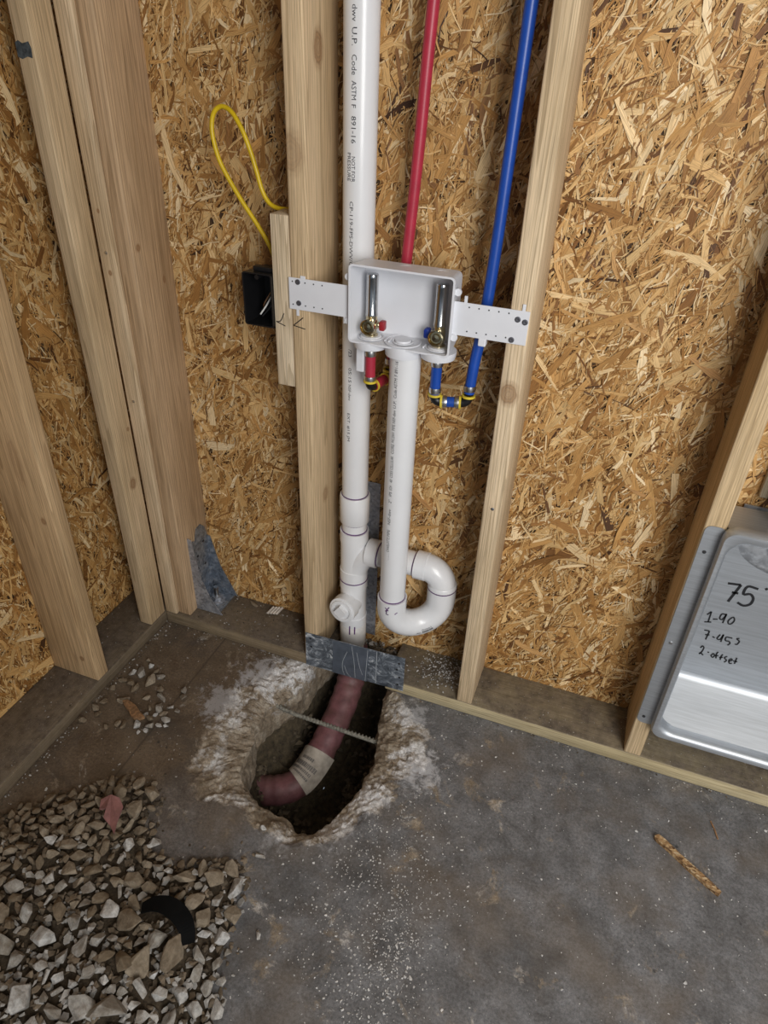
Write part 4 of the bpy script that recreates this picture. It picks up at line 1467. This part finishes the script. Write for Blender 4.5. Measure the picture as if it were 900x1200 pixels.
# a few large chunks the photo singles out
BIG = [((.318, -.812), .034, 'large pale rough stone near the left edge of the gravel pile'), ((.352, -.905), .034, 'big pitted white stone at the bottom left corner of the gravel'), ((.452, -.876), .033, 'smooth pale-grey angular stone at the bottom of the gravel pile'), ((.497, -.868), .034, 'pitted grey-white stone beside the smooth angular stone at the bottom'), ((.395, -.735), .028, 'pointed tan stone left of the black rubber strip')]
for (x, y), r, lb in BIG:
    placed.append((x, y, r))
    stone(PALE[len(placed) % 9], x, y, pile_h(x, y) + r * .28, r, g, lb, None)
# earth-brown chunks under the rubber strip
for k, ((x, y), r, lb) in enumerate((((.548, -.757), .036, 'broad brown concrete chunk just below the black rubber strip'), ((.500, -.790), .028, 'upright brown chunk left of the broad one below the rubber strip'), ((.475, -.800), .026, 'tall tan chunk leaning among stones below the rubber strip'), ((.437, -.738), .030, 'rounded muddy chunk at the left end of the rubber strip'))):
    placed.append((x, y, r))
    o = stone(MUD[k], x, y, pile_h(x, y) + r * .35, r, g, lb, None, 'concrete_chunk', 'chunk')
placed += [(.47, -.703, .022), (.505, -.700, .022), (.54, -.708, .022)]
nbig = 0
LABP = ('pale washed stone in the gravel pile at lower left', 'washed gravel stones')
LABM = ('mud-brown stone in the gravel pile at lower left', 'muddy gravel stones')
tries = 0
spec = [(.021, .027, 26), (.015, .021, 80), (.0105, .015, 150)]
for r0, r1, cnt in spec:
    c = 0
    tries = 0
    while c < cnt and tries < 9000:
        tries += 1
        x, y = g.uniform(.0, .72), g.uniform(-1.0, -.44)
        r = g.uniform(r0, r1)
        if not inside(PILE, x, y) or edge_dist(PILE, x, y) < r * .6 or not visible(x, y) or not free(x, y, r):
            continue
        pl = paleness(x, y)
        if r > .0165 and pl < .35 and g.random() < .8:
            continue
        placed.append((x, y, r))
        pale = g.random() < pl
        zone = ('beside the black rubber strip' if math.hypot(x - .50, y + .715) < .085 else 'around the pink scrap' if math.hypot(x - .275, y + .575) < .085 else 'along the right edge of the gravel pile' if x > .545
                else 'at the back tip of the gravel pile' if y > -.56 else 'at the near end of the gravel pile' if y < -.85 else 'on the left flank of the gravel pile' if x < .22 else 'in the middle of the gravel pile')
        size = 'large' if r > .021 else 'medium-sized' if r > .015 else 'small'
        lb_ = size + (' pale washed' if pale else ' mud-brown') + ' stone ' + zone
        stone((PALE if pale else MUD)[g.randrange(9)], x, y, pile_h(x, y) + r * .22, r, g, lb_, lb_.replace(' stone ', ' stones '))
        c += 1


def merged(name, items, mat, protos):
    """many small stones as one mesh with a tone each"""
    V, F, Cc = [], [], []
    base = 0
    for (x, y, z, r, tone, pi) in items:
        pv, pf = protos[pi % len(protos)]
        a = g.uniform(0, 6.28)
        ca, sa = math.cos(a), math.sin(a)
        sx, sy, sz = r * g.uniform(.85, 1.3), r * g.uniform(.75, 1.1), r * g.uniform(.7, 1.1)
        for v in pv:
            X, Y, Z = v[0] * sx, v[1] * sy, v[2] * sz
            V.append((x + X * ca - Y * sa, y + X * sa + Y * ca, z + Z))
            Cc.append((*tone, 1))
        for f in pf:
            F.append([i + base for i in f])
        base += len(pv)
    me = bpy.data.meshes.new(name)
    me.from_pydata(V, [], F)
    ca_ = me.color_attributes.new('tone', 'FLOAT_COLOR', 'POINT')
    ca_.data.foreach_set('color', np.array(Cc, np.float32).ravel())
    me.materials.append(mat)
    o = bpy.data.objects.new(name, me)
    COL.objects.link(o)
    o['kind'] = 'stuff'
    return o


def proto(seed, n=9):
    gg = random.Random(seed)
    bm = bmesh.new()
    for _ in range(n):
        v = Vector((gg.gauss(0, 1), gg.gauss(0, 1), gg.gauss(0, 1))).normalized() * gg.uniform(.8, 1.05)
        bm.verts.new((v.x, v.y * .85, v.z * .7))
    res = bmesh.ops.convex_hull(bm, input=bm.verts)
    bmesh.ops.delete(bm, geom=[e for e in res['geom_interior'] if isinstance(e, bmesh.types.BMVert)], context='VERTS')
    clean(bm)
    bm.verts.index_update()
    out = ([tuple(v.co) for v in bm.verts], [[v.index for v in f.verts] for f in bm.faces])
    bm.free()
    return out


PR = [proto(300 + i) for i in range(12)]


def tone_for(pl):
    if g.random() < pl:
        b_ = g.uniform(.26, .50)
        return (b_, b_ * .96, b_ * .90)
    b_ = g.uniform(.07, .24)
    return (b_, b_ * .78, b_ * .55)


items = []
n_ok = 0
tries = 0
while n_ok < 3000 and tries < 90000:
    tries += 1
    x, y = g.uniform(.0, .72), g.uniform(-1.05, -.44)
    r = g.uniform(.0045, .0115)
    if not inside(PILE, x, y) or not free(x, y, r, .5):
        continue
    items.append((x, y, pile_h(x, y) - .004 + g.uniform(-.003, .005), r, tone_for(paleness(x, y) * .5), g.randrange(12)))
    n_ok += 1
# stray bits round the pile edge
for _ in range(900):
    x, y = g.uniform(.0, .72), g.uniform(-1.05, -.40)
    if inside(PILE, x, y) or edge_dist(PILE, x, y) > abs(g.gauss(0, .022)):
        continue
    items.append((x, y, .0015, g.uniform(.0015, .005), tone_for(.6), g.randrange(12)))
o = merged('small_gravel', items, M['gravel'], PR)
o['label'] = 'small crushed gravel filling the pile at lower left'
o['category'] = 'gravel'

# the smaller heap by the left plate
SP = 'stones in the small heap by the left plate'
heap = [(.058, -.196, .022, 1, 'largest pale rough stone of the small heap by the left plate'), (.073, -.287, .019, 0, 'lumpy dark pebbly clod against the left plate'), (.157, -.249, .020, 1, 'hollowed pale stone in the middle of the small heap'), (.170, -.278, .018, 1, 'smooth grey slab-like stone in the small heap')]
for x, y, r, pl, lb in heap:
    placed.append((x, y, r))
    stone((PALE if pl else MUD)[g.randrange(9)], x, y, r * .45, r, g, lb, None)
for x, y, r, pl in ((.205, -.225, .013, 1), (.192, -.205, .010, 1), (.215, -.268, .010, 1), (.205, -.300, .013, 1), (.180, -.330, .014, 1), (.150, -.338, .012, 1), (.165, -.310, .012, 0), (.190, -.290, .010, 0), (.118, -.352, .012, 0), (.105, -.352, .010, 0), (.100, -.215, .016, 0), (.110, -.190, .011, 1), (.075, -.245, .012, 0), (.055, -.235, .012, 0), (.035, -.205, .012, 1), (.030, -.235, .010, 0), (.022, -.265, .010, 0), (.030, -.310, .011, 0), (.022, -.335, .012, 0), (.04, -.345, .009, 0), (.018, -.375, .010, 0), (.085, -.37, .009, 0), (.145, -.285, .009, 0), (.178, -.345, .008, 1), (.20, -.32, .008, 1), (.192, -.262, .009, 1), (.150, -.305, .009, 1), (.172, -.296, .008, 1), (.215, -.315, .007, 1), (.135, -.225, .010, 0), (.088, -.176, .009, 0), (.064, -.165, .008, 1), (.045, -.150, .007, 0), (.120, -.262, .009, 0), (.166, -.355, .009, 1)):
    r *= 1.2
    stone((PALE if pl else MUD)[g.randrange(9)], x, y, r * .45, r, g, 'small loose stone in the little heap by the left plate', SP)
# lone stones
for (x, y, r, pl, lb) in ((.585, -.520, .011, 1, 'small white stone alone between the hole and the gravel'), (.560, -.462, .009, 1, 'tiny pale stone on the slab below the hole'), (.052, -.610, .012, 0, 'lone brown pebble on the slab by the left plate'), (.655, -.655, .009, 1, 'white pointed stone just outside the right edge of the gravel'), (.22, .118, .014, 0, 'grey stone on the back floor plate against the board')):
    stone((PALE if pl else MUD)[g.randrange(9)], x, y, (r * .45 if y < 0 else W + r * .45), r, g, lb, None)

# scraps
tag(obj('pink_scrap', prism(bmesh.new(), [(.236, -.560), (.250, -.545), (.272, -.545), (.288, -.556), (.300, -.590), (.309, -.612), (.290, -.600), (.268, -.592), (.262, -.575), (.246, -.578)], lambda u, v, w_: (u, v, .058 + w_ + (v + .575) * .12 + .004 * math.sin(u * 150)), .005), M['pink']), 'torn pink scrap lying on top of the gravel', 'scrap')
bm = bmesh.new()
pth = smooth_path([(.446, -.710, .050), (.468, -.699, .062), (.495, -.695, .068), (.522, -.700, .068), (.545, -.712, .062), (.560, -.730, .048)], 5)
sec = []
for i, p_ in enumerate(pth):
    t_ = (pth[min(i + 1, len(pth) - 1)] - pth[max(i - 1, 0)]).normalized()
    s_ = Vector((-t_.y, t_.x, 0)).normalized() * (.005 + .0115 * math.sin(math.pi * (.12 + .70 * i / 25)))
    sec.append([bm.verts.new(p_ + s_), bm.verts.new(p_ + s_ + Vector((0, 0, .004))), bm.verts.new(p_ - s_ + Vector((0, 0, .004))), bm.verts.new(p_ - s_)])
for a_, b_ in zip(sec, sec[1:]):
    for k in range(4):
        bm.faces.new((a_[k], a_[(k + 1) % 4], b_[(k + 1) % 4], b_[k]))
bm.faces.new(sec[0])
bm.faces.new(sec[-1][::-1])
tag(obj('rubber_strip', bm, M['rubber']), 'curved black rubber strip half buried in the gravel', 'strip')
bm = prism(bmesh.new(), [(.078, -.298), (.088, -.290), (.120, -.300), (.150, -.318), (.163, -.322), (.158, -.330), (.140, -.334), (.128, -.330), (.112, -.318), (.092, -.308)], lambda u, v, w_: (u, v, .008 + w_ + (u - .08) * .10), .009)
tag(obj('wood_splinter', bm, M['splinter']), 'reddish-brown wood splinter lying across the small stone heap', 'splinter')


def scrap_osb():
    m, nt, b_ = newmat('osb_offcut')
    tc = N(nt, 'ShaderNodeTexCoord').outputs['Object']
    vo = nt.nodes.new('ShaderNodeTexVoronoi')
    vo.inputs['Scale'].default_value = 1
    L(nt, mapping(nt, tc, (140, 260, 200)), vo.inputs['Vector'])
    sep = nt.nodes.new('ShaderNodeSeparateColor')
    L(nt, vo.outputs['Color'], sep.inputs[0])
    r = ramp(nt, sep.outputs[0], [(0, (.10, .05, .02)), (.4, (.30, .17, .07)), (.8, (.45, .30, .15)), (1, (.56, .43, .27))])
    L(nt, r.outputs[0], b_.inputs['Base Color'])
    b_.inputs['Roughness'].default_value = .75
    bump(nt, b_, vo.outputs['Distance'], .6, .003)
    return m


p0, p1 = Vector((1.3475, -.1685, 0)), Vector((1.4755, -.2515, 0))
tx = (p1 - p0).normalized()
ty = Vector((-tx.y, tx.x, 0))
Ln = (p1 - p0).length
pl = [(0, -.004), (.004, -.0075), (.05, -.0065), (.085, -.0085), (Ln - .012, -.007), (Ln, -.0055), (Ln, .0035), (Ln - .03, .006), (.06, .0050), (.02, .0075), (.004, .006)]
sc_ = obj('board_offcut', prism(bmesh.new(), pl, lambda u, v, w_: tuple(p0 + tx * u + ty * v + Vector((0, 0, .0005 + w_))), .010), scrap_osb())
tag(sc_, 'thin stick of strand board offcut lying on the slab', 'offcut')
# little corrugated scrap and flakes on the back plate
bm = bmesh.new()
rws = []
for i in range(13):
    u = i / 12 * .036
    zz = .004 + .0015 * math.sin(i * math.pi / 1.5)
    rws.append([bm.verts.new((.268 + u * .9 + q * .006, .096 + q * .028 + u * .25, W + zz + w_ + q * .004)) for q, w_ in ((0, 0), (1, 0), (1, .0012), (0, .0012))])
for a_, b_ in zip(rws, rws[1:]):
    for k in range(4):
        bm.faces.new((a_[k], a_[(k + 1) % 4], b_[(k + 1) % 4], b_[k]))
bm.faces.new(rws[0])
bm.faces.new(rws[-1][::-1])
tag(obj('corrugated_scrap', bm, M['card']), 'little corrugated pale scrap on the back floor plate', 'scrap')
items = []
WH = lambda a, b_: (lambda t: (t, t * .98, t * .95))(g.uniform(a, b_))
for _ in range(170):
    x, y = g.uniform(.09, .43), g.uniform(.008, .135)
    items.append((x, y, W + .001, g.uniform(.001, .0042) * (1.3 if y > .10 else .8), tone_for(.35), g.randrange(12)))
for _ in range(160):
    y, x = g.uniform(-.9, -.02), -g.uniform(.01, .138) if g.random() < .5 else -.138 + abs(g.gauss(0, .012))
    if -.29 < y < -.24:
        continue
    items.append((x, y, W + .001, g.uniform(.0008, .003), tone_for(.4), g.randrange(12)))
for _ in range(420):
    x, y = .85 - abs(g.gauss(0, .055)), .085 + g.gauss(0, .030)
    if not (.70 < x < .852 and .01 < y < .136):
        continue
    items.append((x, y, W + .001 + abs(g.gauss(0, .0015)), g.uniform(.001, .0036), WH(.3, .75), g.randrange(12)))
for _ in range(260):
    x, y = g.uniform(.68, 1.6), g.uniform(.005, .135)
    items.append((x, y, W + .0006, g.uniform(.0006, .002), tone_for(.5), g.randrange(12)))
for _ in range(120):
    x, y = g.uniform(.51, .655), g.uniform(.10, .138)
    items.append((x, y, -.005 + g.uniform(0, .03), g.uniform(.003, .012), tone_for(.2), g.randrange(12)))
o = merged('plate_crumbs', items, M['gravel'], PR)
o['label'] = 'pale crumbs and grit scattered along the floor plates'
o['category'] = 'debris'
items = []
for _ in range(2600):
    # drifts of white crumbs on the slab right of the hole
    q = g.random()
    if q < .45:
        x, y = .84 + g.gauss(0, .085), -.47 + g.gauss(0, .13)
    elif q < .62:
        x, y = .90 + g.gauss(0, .035), -.62 + g.gauss(0, .07)
    else:
        x, y = g.uniform(.6, 1.6), g.uniform(-.95, -.01)
    if inside(PILE, x, y) or inside(CHIP, x, y) or y > -.004:
        continue
    items.append((x, y, .0004, abs(g.gauss(0, .0012)) + .0007, WH(.35, .72), g.randrange(12)))
for _ in range(420):
    # crumbs along the foot of the plates and around the corner
    if g.random() < .55:
        x, y = g.uniform(.0, 1.7), -abs(g.gauss(0, .007)) - .001
        if .44 < x < .72:
            continue
    else:
        x, y = abs(g.gauss(0, .010)) + .001, g.uniform(-.62, 0)
    items.append((x, y, .0008, g.uniform(.0008, .0035), tone_for(.55), g.randrange(12)))
for _ in range(300):
    x, y = g.uniform(.02, .32), g.uniform(-.46, -.02)
    items.append((x, y, .0004, g.uniform(.0006, .0024), tone_for(.45), g.randrange(12)))
for _ in range(420):
    # rubble shelf in and round the hole rim
    th = g.uniform(0, 6.283)
    r = ray_poly(HOLE, th) * g.uniform(.4, .95)
    items.append((HC.x + r * math.cos(th), HC.y + r * math.sin(th), -.262 + .12 * max(0, r / ray_poly(HOLE, th) - .6) / .4, g.uniform(.004, .012), (lambda t: (t, t * .8, t * .55))(g.uniform(.05, .18)), g.randrange(12)))
o = merged('slab_crumbs', items, M['gravel'], PR)
o['label'] = 'white concrete crumbs scattered over the grey slab'
o['category'] = 'debris'
for _ in range(1):
    tag(obj('dark_twig', T([(1.462, -.085, .0015), (1.470, -.105, .0022), (1.476, -.124, .0015)], .0018, seg=6), M['splinter']), 'short dark twig on the slab near the right edge', 'twig')
